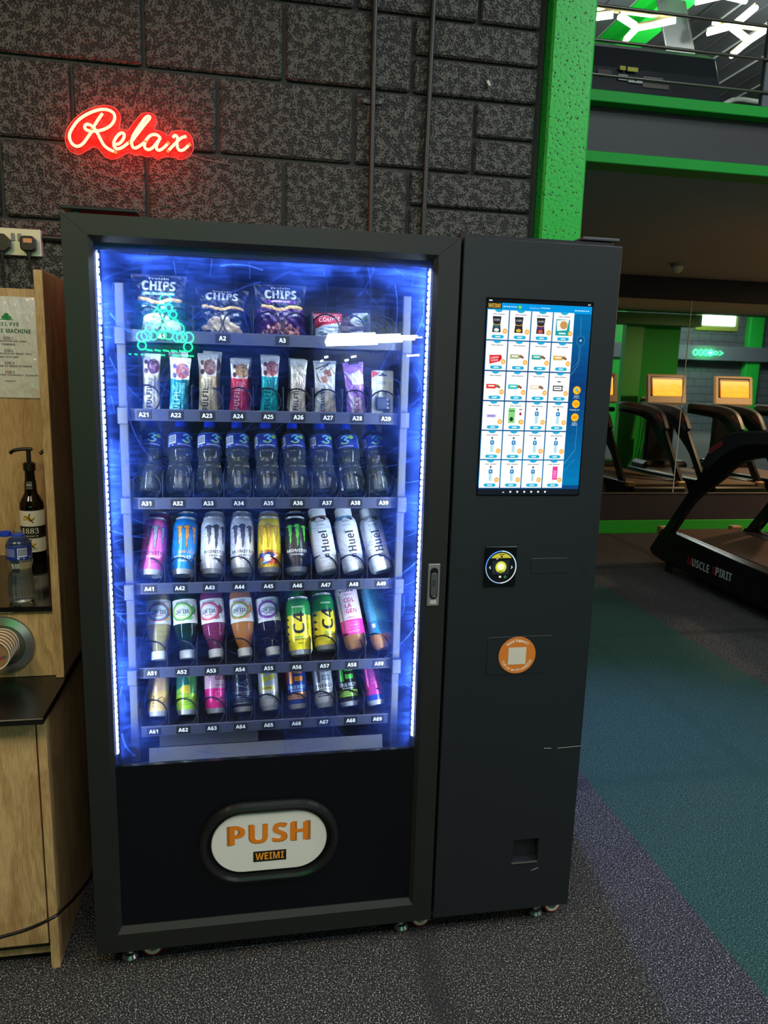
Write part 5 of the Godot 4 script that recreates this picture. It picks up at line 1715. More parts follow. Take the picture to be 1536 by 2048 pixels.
func crisps() -> void:
	var y0: float = HEIGHT[0] + 0.0
	var data := [["teal", c8(20, 84, 104), "SOUR CREAM & ONION", "teal crisp packet, CHIPS sour cream and onion, first in the top tray", 0.182, 0.152, 0.0], ["gold", c8(24, 36, 66), "", "dark blue crisp packet with pale puffed snacks, second in the top tray", 0.335, 0.13, -0.02], ["purple", c8(66, 36, 96), "BARBEQUE", "purple crisp packet, CHIPS barbeque, third in the top tray", 0.488, 0.143, 0.01]]
	for i in 3:
		var q: Array = data[i]
		var b := Board.new(256, 288, c8(28, 34, 54))
		b.rect(0, 122, 256, 166, q[1])
		b.text("Protein", 128, 16, 96, 13, c8(226, 230, 236), 0, "serif")
		b.text("CHIPS", 128, 52, 162, 48, c8(206, 208, 206)); b.text("CHIPS", 129, 53, 152, 40, c8(126, 128, 128)); b.text("CHIPS", 128, 52, 156, 42, c8(190, 192, 190))
		if q[2] != "":
			b.rect(46, 82, 164, 16, [c8(60, 130, 130), Color.BLACK, c8(110, 50, 140)][i]); b.text(q[2], 128, 90, 150 if i == 0 else 96, 9, Color.WHITE)
		var band := [Vector2(26, 114), Vector2(70, 118), Vector2(100, 128), Vector2(140, 130), Vector2(180, 116), Vector2(236, 120)]
		b.path(curve(band, 6), 17, c8(196, 150, 84)); b.path(curve(band.map(func(p): return p + Vector2(3, -3)), 6), 8, c8(232, 190, 120))
		for k in 4:
			b.fine(44 + k * 48, 146 + (k % 2) * 4, 26, 3, 5, 3, c8(226, 232, 236), rng)
		if i == 0:
			b.disc(116, 205, 66, 26, c8(206, 214, 214)); b.disc(116, 200, 58, 19, c8(232, 236, 226)); b.disc(100, 198, 9, 4, c8(110, 170, 70)); b.disc(128, 206, 8, 3, c8(110, 170, 70)); b.poly(PackedVector2Array([Vector2(52, 212), Vector2(30, 288), Vector2(150, 288), Vector2(178, 212)]), c8(196, 206, 210)); b.disc(196, 240, 40, 30, c8(222, 226, 224)); b.disc(190, 236, 26, 16, c8(236, 238, 234))
		elif i == 1:
			for k in 44:
				var a := rng.randf_range(0, 1)
				var x := rng.randf_range(-1, 1)
				b.disc(128 + x * 34 * (1.0 + a * 2.4), 178 + a * 92, 19, 15, c8(214, 184, 140).lerp(c8(240, 224, 190), rng.randf()))
		else:
			for k in 90:
				var x := rng.randf_range(-90, 90)
				b.disc(128 + x, rng.randf_range(190 + absf(x) * 0.35, 276), 7, 9, c8(120, 50, 60).lerp(c8(236, 180, 170), rng.randf()))
		b.rect(0, 0, 256, 6, c8(20, 24, 40))
		var m := printed(b.done(), 0.34, 0.1)
		var t := thing("crisp_packet", q[3], "crisps", Vector3(q[4], y0, -0.205), "crisp packets in the top tray")
		part("packet", pillow(0.136, q[5], 0.052, 0.05, 20 + i, 0.08), m, t)
		t.rotation = Vector3([-0.03, -0.2, -0.08][i], 0, q[6])
	var cb := Board.new(288, 176, c8(188, 196, 206))
	cb.poly(PackedVector2Array([Vector2(0, 0), Vector2(150, 0), Vector2(160, 76), Vector2(0, 90)]), c8(190, 40, 60)); cb.rect(0, 10, 150, 20, c8(214, 130, 140)); cb.text("COOKIE", 78, 50, 110, 26, c8(236, 214, 216)); cb.poly(PackedVector2Array([Vector2(150, 0), Vector2(200, 0), Vector2(230, 176), Vector2(120, 176)]), c8(70, 44, 54)); cb.disc(232, 66, 44, 30, c8(226, 230, 222)); cb.text("16g", 232, 66, 46, 22, c8(40, 40, 40)); cb.disc(270, 56, 16, 30, c8(110, 170, 90)); cb.rect(150, 96, 138, 22, c8(60, 50, 60)); cb.rect(0, 100, 130, 6, c8(120, 140, 170)); cb.fine(20, 120, 110, 2, 12, 6, c8(110, 116, 130), rng); cb.disc(214, 150, 40, 24, c8(226, 232, 236))
	var ck := thing("cookie_pack", "round-edged cookie pack in red, brown and white, under the white reflection", "snack", Vector3(0.652, y0, -0.2))
	part("packet", pillow(0.15, 0.085, 0.05, 0.03, 31, 0.05), printed(cb.done(), 0.3, 0.1), ck)
	ck.rotation = Vector3(-0.35, 0, 0.05)

func bar_print(low: Color, high: Color, word: String, ink: Color, seed_: int, blobs: Array, bg := c8(226, 224, 222)) -> StandardMaterial3D:
	var b := Board.new(96, 288, low)
	b.rect(0, 0, 96, 100, bg)
	var r := RandomNumberGenerator.new()
	r.seed = seed_
	b.disc(60, 62, 34, 36, blobs[0]); b.disc(66, 52, 24, 24, blobs[0].lerp(Color.WHITE, 0.18)); b.disc(20, 84, 11, 13, blobs[1]); b.disc(22, 42, 10, 11, blobs[1]); b.disc(40, 104, 16, 9, bg)
	for i in 12:
		b.disc(r.randf_range(36, 90), r.randf_range(30, 92), r.randf_range(3, 9), r.randf_range(2, 7), blobs[0].lerp(blobs[1], r.randf()))
	b.rect(0, 104, 96, 184, low)
	b.rect(62, 104, 34, 60, low.lerp(high, 0.7)); b.rect(62, 164, 34, 100, low.lerp(high, 0.3))
	b.text(word, 34, 206, 108, 30, ink, -PI / 2)
	for k in 3:
		b.fine(28 + k * 17, 118, 12, 7, 7, 4, ink.lerp(low, 0.15), r)
	b.text("VITAMIN & PROTEIN BAR", 62, 190, 130, 8, ink, -PI / 2, "sans")
	b.disc(26, 272, 8, 8, low.darkened(0.4)); b.disc(50, 273, 8, 8, low.lightened(0.5))
	for k in 24:
		b.rect(k * 4, 0, 2, 9, bg.darkened(0.18)); b.rect(k * 4, 281, 2, 7, low.darkened(0.2))
	return printed(b.done(), 0.3, 0.15)

func bars() -> void:
	var y0: float = HEIGHT[1] - 0.001
	var g := "protein bars in the second tray"
	var data := [
		[bar_print(c8(196, 190, 168), c8(170, 160, 140), "FULFIL", c8(40, 40, 56), 1, [c8(110, 66, 104), c8(70, 36, 52)]), "cream protein bar with plum chocolate picture, first from the left in the second tray", 0.048, 0.152, -0.01, 0.158],
		[bar_print(c8(24, 120, 136), c8(14, 60, 80), "FULFIL", c8(150, 224, 230), 2, [c8(156, 90, 100), c8(80, 90, 150)]), "dark teal protein bar leaning out over its price label", 0.052, 0.156, -0.05, 0.229],
		[bar_print(c8(220, 206, 170), c8(190, 160, 110), "FULFIL", c8(40, 36, 34), 3, [c8(140, 96, 96), c8(90, 70, 66)]), "cream and gold protein bar, third from the left, the tallest in its tray", 0.050, 0.16, -0.01, 0.300],
		[bar_print(c8(206, 40, 62), c8(170, 24, 50), "FULFIL", c8(250, 214, 216), 4, [c8(170, 130, 80), c8(110, 70, 56)]), "bright red protein bar", 0.050, 0.146, -0.04, 0.377],
		[bar_print(c8(20, 176, 186), c8(10, 130, 146), "FULFIL", c8(20, 70, 84), 5, [c8(176, 96, 84), c8(110, 60, 60)]), "turquoise protein bar with chocolate pieces, right of the red bar", 0.050, 0.156, -0.02, 0.458],
		[bar_print(c8(226, 214, 206), c8(206, 184, 170), "FULFIL", c8(90, 80, 84), 6, [c8(206, 200, 186), c8(190, 186, 170)]), "off-white protein bar with beige ends, right of the turquoise bar", 0.046, 0.148, -0.03, 0.532]]
	for q in data:
		var t := thing("protein_bar", q[1], "protein bar", Vector3(q[5], y0, -0.19), g)
		part("wrapper", pillow(q[2], q[3], 0.02, 0.07, int(q[5] * 1000), 0.14), q[0], t)
		t.rotation = Vector3(-0.06, 0.1, q[4])
	get_node("protein_bar_001").position += Vector3(0, -0.012, 0.048)
	get_node("protein_bar_002").position += Vector3(0, -0.004, 0.02)
	for k in [1, 2, 3, 4, 5]:
		var src: Node3D = get_node("protein_bar_%03d" % k)
		copy(src, "protein_bar", ["", "teal protein bar standing behind the leaning teal bar", "cream and gold protein bar behind the front one of its lane", "red protein bar half hidden behind the front red bar", "brown-topped turquoise bar behind the front turquoise bar", "off-white protein bar behind the front off-white bar"][k], Vector3(data[k][5] + [0, -0.012, 0.004, 0.012, 0.002, -0.004][k], y0 + 0.004, -0.266), "second protein bars in their lanes", Vector3(-0.05, 0.15 - 0.3 * (k % 2), 0.02 - 0.03 * (k % 3)))
	# vanilla wafer bar
	var b := Board.new(120, 270, c8(206, 208, 208))
	b.rect(0, 0, 120, 14, c8(170, 174, 178)); b.path([Vector2(10, 40), Vector2(60, 22), Vector2(86, 10)], 5, c8(50, 40, 36)); b.path([Vector2(30, 46), Vector2(78, 20)], 4, c8(70, 56, 44)); b.path([Vector2(90, 30), Vector2(116, 66)], 4, c8(60, 46, 40)); b.path([Vector2(12, 60), Vector2(20, 90), Vector2(34, 106)], 4, c8(70, 56, 50))
	b.poly(PackedVector2Array([Vector2(50, 46), Vector2(86, 40), Vector2(98, 72), Vector2(60, 80)]), c8(150, 100, 76)); b.poly(PackedVector2Array([Vector2(30, 76), Vector2(70, 66), Vector2(80, 104), Vector2(40, 112)]), c8(226, 206, 196)); b.poly(PackedVector2Array([Vector2(34, 79), Vector2(67, 71), Vector2(76, 101), Vector2(43, 108)]), c8(176, 124, 100))
	b.rect(76, 136, 12, 120, c8(206, 180, 120)); b.rect(60, 186, 60, 84, c8(218, 206, 180)); b.rect(0, 118, 120, 2, c8(180, 184, 188))
	b.text("NUTRAMINO", 44, 196, 124, 24, c8(30, 32, 60), -PI / 2); b.rect(32, 240, 24, 18, c8(206, 208, 208)); b.text("N", 44, 249, 16, 24, c8(206, 40, 90), -PI / 2)
	b.fine(88, 90, 8, 9, 5, 3, c8(120, 110, 100), rng)
	var n := thing("wafer_bar", "silver-white wafer bar with vanilla pods and two brown squares", "snack bar", Vector3(0.607, y0, -0.19))
	part("wrapper", pillow(0.062, 0.147, 0.02, 0.05, 41, 0.12), printed(b.done(), 0.28, 0.15), n)
	n.rotation = Vector3(-0.05, 0.06, 0.02)
	# lilac bar
	b = Board.new(110, 280, c8(168, 120, 206))
	b.poly(PackedVector2Array([Vector2(0, 40), Vector2(60, 70), Vector2(110, 60), Vector2(110, 110), Vector2(40, 96)]), c8(232, 222, 240)); b.poly(PackedVector2Array([Vector2(30, 60), Vector2(90, 40), Vector2(96, 110), Vector2(44, 120)]), c8(236, 230, 242)); b.poly(PackedVector2Array([Vector2(10, 130), Vector2(86, 180), Vector2(92, 250), Vector2(30, 256)]), c8(238, 232, 240)); b.disc(60, 140, 40, 30, c8(178, 132, 214))
	b.text("N!CK'S", 58, 208, 84, 30, c8(172, 24, 110), -PI / 2); b.fine(40, 122, 10, 7, 5, 3, c8(110, 70, 150), rng); b.fine(58, 122, 10, 7, 5, 3, c8(110, 70, 150), rng); b.rect(30, 0, 56, 10, c8(40, 30, 60)); b.rect(0, 262, 110, 18, c8(176, 110, 210))
	var l := thing("snack_bar", "lilac and white snack bar with magenta lettering, leaning left", "snack bar", Vector3(0.692, y0 - 0.004, -0.185))
	part("wrapper", pillow(0.056, 0.15, 0.02, 0.06, 43, 0.12), printed(b.done(), 0.25, 0.15), l)
	l.rotation = Vector3(-0.05, 0, 0.09)
	# padlock on its card
	b = Board.new(120, 250, c8(212, 216, 200))
	b.poly(PackedVector2Array([Vector2(0, 0), Vector2(44, 12), Vector2(0, 40)]), c8(196, 50, 60)); b.rect(36, 20, 48, 8, c8(40, 44, 50)); b.rect(52, 12, 16, 10, c8(40, 44, 50)); b.fine(40, 56, 40, 3, 6, 4, c8(120, 140, 150), rng); b.fine(92, 60, 20, 10, 8, 3, c8(140, 150, 160), rng); b.fine(24, 50, 8, 14, 9, 3, c8(120, 150, 170), rng); b.disc(60, 184, 46, 44, c8(190, 196, 176)); b.rect(42, 234, 36, 5, c8(60, 60, 60))
	var p := thing("padlock_pack", "black combination padlock on a pale hanging card, last in the second tray", "padlock", Vector3(0.762, y0, -0.19))
	var pc := MB.new()
	var cq := rrect(0.06, 0.126, 0.005, 4, Vector2(0, 0.063))
	pc.prism(cq, -0.0015, 0.0, 0.0)
	part("card_edge", pc, mat(206, 210, 196, 0.5), p)
	var q2 := MB.new()
	q2.quad(Vector3(-0.029, 0.001, 0.0005), Vector3(0.029, 0.001, 0.0005), Vector3(0.029, 0.125, 0.0005), Vector3(-0.029, 0.125, 0.0005), Vector3(0, 0, 1), [Vector2(0, 1), Vector2(1, 1), Vector2(1, 0), Vector2(0, 0)])
	part("card_print", q2, printed(b.done(), 0.4), p)
	var pl := part("lock_body", bx(Vector3(0.0, 0.037, 0.009), Vector3(0.038, 0.034, 0.016), 0.003), mat(52, 58, 74, 0.35, 0.3), p)
	for k in 3:
		part("number_wheel", bx(Vector3(0.013, 0.026 + k * 0.011, 0.0165), Vector3(0.008, 0.008, 0.004), 0.001), mat(190, 196, 206, 0.4), pl)
	part("shackle", tubes(PackedVector3Array(curve([Vector3(-0.011, 0.053, 0.009), Vector3(-0.011, 0.064, 0.009), Vector3(0, 0.074, 0.009), Vector3(0.011, 0.064, 0.009), Vector3(0.011, 0.053, 0.009)], 5)), 0.0026, 8), chrome, p)
	p.rotation = Vector3(-0.04, 0, 0.01)

func water() -> void:
	var b := Board.new(512, 128, c8(30, 48, 130))
	b.rect(0, 0, 512, 8, c8(60, 90, 180))
	b.path(curve([Vector2(0, 60), Vector2(120, 84), Vector2(256, 66), Vector2(400, 90), Vector2(512, 60)], 6), 6, c8(44, 74, 170)); b.path(curve([Vector2(0, 90), Vector2(140, 100), Vector2(300, 84), Vector2(512, 92)], 6), 4, c8(64, 90, 190))
	for x in [256.0]:
		b.path(curve([Vector2(x - 24, 30), Vector2(x, 14), Vector2(x + 22, 28), Vector2(x, 46), Vector2(x + 26, 62), Vector2(x + 4, 84), Vector2(x - 26, 72)], 5), 12, c8(120, 200, 240)); b.path(curve([Vector2(x - 22, 66), Vector2(x, 86), Vector2(x + 24, 68)], 5), 8, c8(190, 220, 80)); b.disc(x + 46, 26, 18, 16, c8(150, 200, 60)); b.disc(x + 44, 24, 8, 7, c8(90, 150, 60))
		b.text("BALLYGOWAN", x, 108, 116, 12, c8(230, 240, 250))
	b.rect(120, 20, 64, 78, c8(220, 226, 236))
	for k in 14:
		b.rect(125 + k * 4, 26, 2 if k % 3 else 3, 62, c8(60, 66, 90))
	b.rect(14, 20, 92, 76, c8(70, 84, 150)); b.fine(18, 26, 84, 8, 9, 3, c8(170, 180, 216), rng); b.disc(126, 110, 9, 8, c8(200, 210, 230)); b.disc(160, 112, 7, 7, c8(180, 190, 220)); b.fine(350, 30, 90, 8, 10, 3, c8(170, 186, 220), rng)
	var label := printed(b.done(), 0.35)
	var g := "clear water bottles in the third tray"
	var t := thing("water_bottle", "", "bottle", Vector3(lane(0), HEIGHT[2] + 0.001, -0.2), g)
	part("bottle", turned([Vector2(0, 0.006), Vector2(0.012, 0.004), Vector2(0.024, 0.0), Vector2(0.031, 0.004), Vector2(0.0345, 0.014), Vector2(0.0345, 0.05), Vector2(0.033, 0.06), Vector2(0.030, 0.074), Vector2(0.029, 0.088), Vector2(0.031, 0.1), Vector2(0.034, 0.109), Vector2(0.034, 0.118), Vector2(0.0325, 0.121), Vector2(0.0325, 0.16), Vector2(0.031, 0.168), Vector2(0.024, 0.178), Vector2(0.0145, 0.186), Vector2(0.0125, 0.19), Vector2(0.0125, 0.2)], 32), liquid(Color(0.86, 0.95, 1.0), 0.03), t)
	part("label", turned([Vector2(0.0328, 0.122), Vector2(0.0328, 0.162)], 32), label, t)
	part("cap", turned([Vector2(0.0148, 0.187), Vector2(0.0152, 0.19), Vector2(0.0152, 0.202), Vector2(0.0135, 0.205), Vector2(0, 0.205)], 20), mat(24, 60, 210, 0.35), t)
	part("neck_ring", turned([Vector2(0.012, 0.1825), Vector2(0.0168, 0.184), Vector2(0.012, 0.186)], 20), mat(150, 180, 220, 0.3), t)
	var turns := [0.18, 0.62, 0.55, 0.55, 0.1, 0.12, 0.4, -0.3, 0.06]
	var where := ["at the left end of the row", "second from the left", "third from the left", "fourth from the left", "in the middle of the row", "sixth from the left", "third from the right end", "second from the right end", "at the right end of the row"]
	for i in 9:
		var o: Node3D = t if i == 0 else copy(t, "water_bottle", "", Vector3(lane(i), HEIGHT[2] + 0.001, -0.2), g)
		o.set_meta("label", "clear blue-capped water bottle, third tray, %s" % where[i])
		tilt(o, [0.0, 0.01, 0.01, 0.03, 0.03, 0.05, 0.06, 0.08, 0.09][i], turns[i])
	# the opened one on the cabinet shelf
	var op := copy(t, "water_bottle", "opened clear water bottle with tethered blue cap on the black cabinet shelf", Vector3(-0.222, 0.9505, -0.32), "", Vector3(0, 1.8, 0))
	op.remove_meta("group")
	op.basis = Basis(Vector3.UP, 1.8)
	op.get_node("cap").free()
	part("blue_ring", turned([Vector2(0.013, 0.183), Vector2(0.0158, 0.184), Vector2(0.0158, 0.19), Vector2(0.013, 0.191)], 20), mat(34, 70, 200, 0.4), op)
	part("tethered_cap", turned([Vector2(0, 0), Vector2(0.014, 0.001), Vector2(0.015, 0.003), Vector2(0.015, 0.013), Vector2(0.0125, 0.013), Vector2(0.012, 0.003)], 20), mat(34, 70, 200, 0.4), op, Vector3(-0.030, 0.185, 0.006).rotated(Vector3.UP, -1.8), Vector3(0.0, -1.8, 0.0))

func cans() -> void:
	var y0: float = HEIGHT[3] + 0.003
	var silver := mat(214, 216, 220, 0.3, 0.55)
	var dark_lid := mat(40, 42, 46, 0.3, 0.8)
	var skins := [
		claw_print(c8(220, 96, 176), c8(150, 160, 176), c8(40, 36, 50), c8(70, 40, 70), 0),
		claw_print(c8(20, 130, 214), c8(226, 150, 70), c8(20, 40, 80), c8(226, 236, 246), 1),
		claw_print(c8(206, 210, 222), c8(70, 74, 90), c8(34, 36, 46), c8(40, 42, 52), 2),
		null,
		claw_print(c8(236, 206, 26), c8(236, 176, 30), c8(60, 50, 20), c8(60, 50, 20), 3),
		claw_print(c8(14, 15, 18), c8(90, 206, 70), c8(16, 50, 20), c8(220, 226, 232), 4)]
	skins[3] = skins[2]
	var names := ["pink energy drink can with grey claw mark, at the left end of the can row", "blue energy drink can with orange claw mark and orange lettering", "white energy drink can with grey claws, left one of the two white cans", "white energy drink can with grey claws, right one, beside the yellow can", "yellow energy drink can with orange claw mark and bright mural base", "black energy drink can with green claw mark"]
	var leans := [-0.05, -0.04, -0.01, 0.01, 0.0, 0.02]
	for i in 6:
		var t := thing("energy_drink_can", names[i], "can", Vector3(lane(i) + [0, 0.004, 0.004, 0.008, 0.004, 0.002][i], y0, -0.2), "tall energy drink cans in the fourth tray")
		can_shape(0.0325, 0.159, t, skins[i], silver if i != 5 else silver)
		tilt(t, leans[i], [0.12, 0.2, 0.32, 0.05, -0.1, 0.1][i])
		var c := copy(t, "energy_drink_can", ["pink energy drink can behind the front pink one", "blue energy drink can behind the front blue one", "white energy drink can behind the left white can", "white energy drink can behind the right white can", "yellow energy drink can behind the front yellow one", "black energy drink can behind the front black one"][i], Vector3(lane(i) + 0.006, y0, -0.276), "second cans of the fourth tray's lanes")
		tilt(c, 0.0, 0.7 - 0.3 * i)
	# white meal drinks
	for i in 3:
		var b := Board.new(400, 320, c8(222, 226, 234))
		var tint: Color = [c8(96, 64, 52), c8(110, 170, 220), c8(200, 204, 214)][i]
		b.rect(0, 0, 400, 16, tint.lerp(c8(222, 226, 234), 0.2))
		b.disc(164, 22, 18, 11, tint); b.disc(226, 20, 18, 10, tint.darkened(0.35)); b.poly(PackedVector2Array([Vector2(150, 14), Vector2(190, 10), Vector2(176, 36)]), tint.darkened(0.2)); b.disc(236, 30, 10, 7, c8(40, 36, 40))
		b.text(["Chocolate", "Berry", "Vanilla"][i], 200, 42, [58, 34, 40][i], 9, c8(40, 40, 50))
		b.fine(176, 62, 50, 2, 7, 3, c8(140, 144, 156), rng)
		b.text("Huel", 208, 170, 128, 50, c8(24, 26, 36), -PI / 2)
		b.disc(182, 98, 4, 4, c8(60, 62, 72)); b.disc(182, 98, 2.5, 2.5, c8(222, 226, 234))
		b.rect(168, 250, 26, 22, c8(150, 154, 166)); b.rect(170, 252, 22, 18, c8(222, 226, 234)); b.rect(198, 248, 24, 24, c8(60, 62, 72)); b.rect(206, 254, 8, 10, c8(222, 226, 234)); b.fine(226, 254, 30, 2, 8, 4, c8(130, 134, 146), rng); b.fine(180, 284, 40, 1, 8, 3, c8(150, 154, 166), rng)
		var t := thing("meal_drink", ["white meal drink bottle with brown chocolate picture under its cap", "white meal drink bottle with pale blue berry picture under its cap", "white meal drink bottle at the right end of the can row"][i], "bottle", Vector3([0.62, 0.695, 0.772][i], y0, -0.2), "white meal drink bottles in the fourth tray")
		part("bottle", turned([Vector2(0, 0.004), Vector2(0.02, 0.004), Vector2(0.026, 0.0), Vector2(0.0315, 0.004), Vector2(0.0325, 0.012), Vector2(0.0325, 0.014)], 32), mat(206, 210, 216, 0.35), t)
		part("sleeve", turned([Vector2(0.0325, 0.014), Vector2(0.0325, 0.138), Vector2(0.030, 0.152), Vector2(0.024, 0.162)], 32), printed(b.done(), 0.4), t)
		part("cap", turned([Vector2(0.0235, 0.162), Vector2(0.0235, 0.166), Vector2(0.0245, 0.167), Vector2(0.0245, 0.186), Vector2(0.0225, 0.189), Vector2(0, 0.189)], 28), mat(232, 234, 238, 0.4), t)
		tilt(t, [0.17, 0.17, 0.2][i], 0.0)

func juices() -> void:
	var y0: float = HEIGHT[4] + 0.001
	var g := "upside-down juice bottles in the fifth tray"
	var tints := [[Color(0.9, 0.84, 0.5), c8(206, 70, 96), c8(90, 160, 196), "yellow", "REVIVE", c8(226, 190, 60)], [Color(0.1, 0.26, 0.2), c8(40, 140, 60), c8(170, 220, 110), "dark green", "DETOX", c8(90, 170, 70)], [Color(0.62, 0.26, 0.46), c8(206, 40, 76), c8(232, 150, 170), "pink-purple", "IMMUNITEA", c8(150, 60, 80)], [Color(0.95, 0.62, 0.28), c8(226, 140, 40), c8(120, 160, 60), "orange", "RELAX", c8(240, 130, 80)], [Color(0.12, 0.06, 0.1), c8(140, 50, 160), c8(110, 40, 140), "dark plum", "BOOST", c8(120, 170, 110)]]
	for i in 5:
		var q: Array = tints[i]
		var b := Board.new(440, 180, c8(226, 228, 230))
		b.disc(288, 84, 26, 30, q[5]); b.path([Vector2(270, 130), Vector2(300, 90), Vector2(290, 40)], 5, c8(30, 60, 50)); b.path([Vector2(310, 150), Vector2(300, 110)], 5, c8(40, 90, 60)); b.disc(262, 140, 22, 18, q[5].lightened(0.25))
		b.disc(214, 92, 70, 68, q[1]); b.disc(214, 92, 61, 59, q[2]); b.disc(214, 92, 50, 49, c8(228, 230, 232))
		b.text("VIT-HIT", 214, 94, 90, 28, c8(34, 36, 46), PI); b.text(q[4], 214, 120, 46, 11, q[1], PI); b.fine(196, 72, 36, 2, 6, 4, c8(110, 112, 120), rng)
		b.fine(180, 16, 76, 2, 9, 5, c8(70, 72, 80), rng); b.text("35", 130, 150, 24, 22, q[1], -PI / 2); b.fine(128, 20, 12, 12, 9, 4, c8(150, 152, 160), rng)
		var t := thing("juice_bottle", "upside-down juice bottle on its white cap, %s drink, ring label" % q[3], "bottle", Vector3([0.157, 0.233, 0.311, 0.391, 0.469][i], y0, -0.2), g)
		part("bottle", turned([Vector2(0.0, 0.024), Vector2(0.0165, 0.024), Vector2(0.0175, 0.03), Vector2(0.022, 0.045), Vector2(0.028, 0.07), Vector2(0.0315, 0.092), Vector2(0.0325, 0.108), Vector2(0.0325, 0.175), Vector2(0.031, 0.19), Vector2(0.026, 0.199), Vector2(0.018, 0.202), Vector2(0.0, 0.198)], 32), liquid(q[0], 0.42), t)
		part("label", turned([Vector2(0.0329, 0.100), Vector2(0.0329, 0.172)], 32), printed(b.done(), 0.4), t)
		part("cap", turned([Vector2(0.0, 0.002), Vector2(0.012, 0.002), Vector2(0.015, 0.0), Vector2(0.0195, 0.001), Vector2(0.0205, 0.004), Vector2(0.0205, 0.024), Vector2(0.016, 0.026)], 28), mat(226, 228, 232, 0.4), t)
		tilt(t, [0.04, 0.08, 0.1, 0.09, 0.12][i], [0.2, -0.1, -0.22, -0.12, 0.1][i], 0.0205)
		t.scale = Vector3(1, 0.95, 1)
	# two yellow-green cans
	var b4 := Board.new(400, 288, c8(232, 214, 30))
	b4.rect(0, 0, 400, 96, c8(24, 140, 60))
	for k in 4:
		b4.rect(104, 106 + k * 40, 20, 16, c8(20, 24, 20)); b4.rect(124, 114 + k * 40, 10, 8, c8(20, 24, 20))
	b4.text("C4", 194, 140, 120, 66, c8(16, 22, 20), -PI / 2)
	b4.text("PERFORMANCE ENERGY", 246, 150, 120, 12, c8(40, 44, 20), -PI / 2); b4.rect(160, 46, 60, 9, c8(190, 220, 170)); b4.text("ENERGY DRINK", 200, 232, 66, 9, c8(40, 44, 20)); b4.rect(170, 216, 50, 7, c8(110, 170, 90)); b4.fine(186, 252, 28, 1, 5, 4, c8(60, 60, 20), rng)
	var skin4 := printed(b4.done(), 0.28, 0.2)
	for i in 2:
		var t := thing("energy_drink_can", ["yellow and green energy can nearest the glass, left of its twin", "yellow and green energy can set farther back, right of its twin"][i], "can", Vector3([0.545, 0.62][i], y0 + 0.002, [-0.185, -0.215][i]), "yellow and green cans in the fifth tray")
		can_shape(0.0335, 0.163, t, skin4, mat(214, 216, 220, 0.3, 0.55))
		tilt(t, [0.04, 0.06][i], [0.0, 0.35][i])
		copy(t, "energy_drink_can", ["yellow and green can behind the left yellow can, its green top showing", "yellow and green can behind the right yellow can, its green top showing"][i], t.position + Vector3(-0.004, 0, -0.078), "second yellow and green cans").basis = t.basis * Basis(Vector3.UP, 0.8)
	# peach drinks with pink and with blue labels
	var bp := Board.new(440, 300, c8(226, 206, 220))
	bp.rect(0, 206, 440, 94, c8(232, 50, 150)); bp.text("viwa", 222, 22, 96, 20, c8(40, 36, 60)); bp.text("vitaminwater", 168, 150, 210, 22, c8(70, 50, 80), -PI / 2); bp.text("body pro", 236, 48, 60, 12, c8(170, 70, 120)); bp.text("COL", 232, 84, 66, 26, c8(196, 40, 90)); bp.text("LA", 220, 118, 42, 26, c8(196, 40, 90)); bp.text("GEN", 234, 152, 70, 26, c8(196, 40, 90)); bp.rect(190, 64, 2, 110, c8(170, 70, 120)); bp.text("ORANGE", 232, 192, 50, 9, c8(150, 70, 100)); bp.rect(196, 222, 74, 40, c8(250, 150, 210)); bp.rect(199, 225, 68, 34, c8(232, 50, 150)); bp.text("COLLAGEN", 233, 242, 54, 10, c8(250, 190, 226)); bp.fine(196, 274, 70, 2, 8, 4, c8(250, 170, 216), rng); bp.text("vitaminwater", 168, 253, 80, 18, c8(120, 20, 90), -PI / 2)
	var bl := Board.new(440, 300, c8(70, 170, 214))
	bl.rect(0, 214, 440, 86, c8(30, 130, 186)); bl.text("ELEMENT", 206, 120, 150, 30, c8(110, 196, 230), -PI / 2); bl.rect(186, 36, 44, 170, c8(70, 170, 214)); bl.text("ELEMENT", 206, 120, 150, 26, c8(120, 204, 234), -PI / 2); bl.rect(160, 230, 24, 26, c8(210, 220, 230)); bl.fine(200, 232, 60, 4, 12, 6, c8(24, 90, 150), rng); bl.fine(150, 20, 20, 12, 10, 3, c8(40, 120, 170), rng); bl.fine(240, 20, 60, 2, 8, 3, c8(30, 110, 160), rng)
	for i in 2:
		var t := thing("vitamin_drink", ["peach drink bottle with pink COLLAGEN label, leaning left", "peach drink bottle in a pale blue sleeve, right end of the fifth tray"][i], "bottle", Vector3([0.706, 0.784][i], y0 + 0.005, -0.2))
		part("bottle", turned([Vector2(0, 0.012), Vector2(0.008, 0.006), Vector2(0.018, 0.0), Vector2(0.026, 0.003), Vector2(0.031, 0.014), Vector2(0.0325, 0.03), Vector2(0.0325, 0.17), Vector2(0.03, 0.184), Vector2(0.02, 0.196), Vector2(0.014, 0.2), Vector2(0.0, 0.2)], 32), liquid(Color(0.92, 0.66, 0.42), 0.5), t)
		part("label", turned([Vector2(0.0329, 0.042), Vector2(0.0329, 0.172), Vector2(0.031, 0.181)], 32), printed((bp if i == 0 else bl).done(), 0.4), t)
		tilt(t, 0.17, [-0.1, 0.1][i])

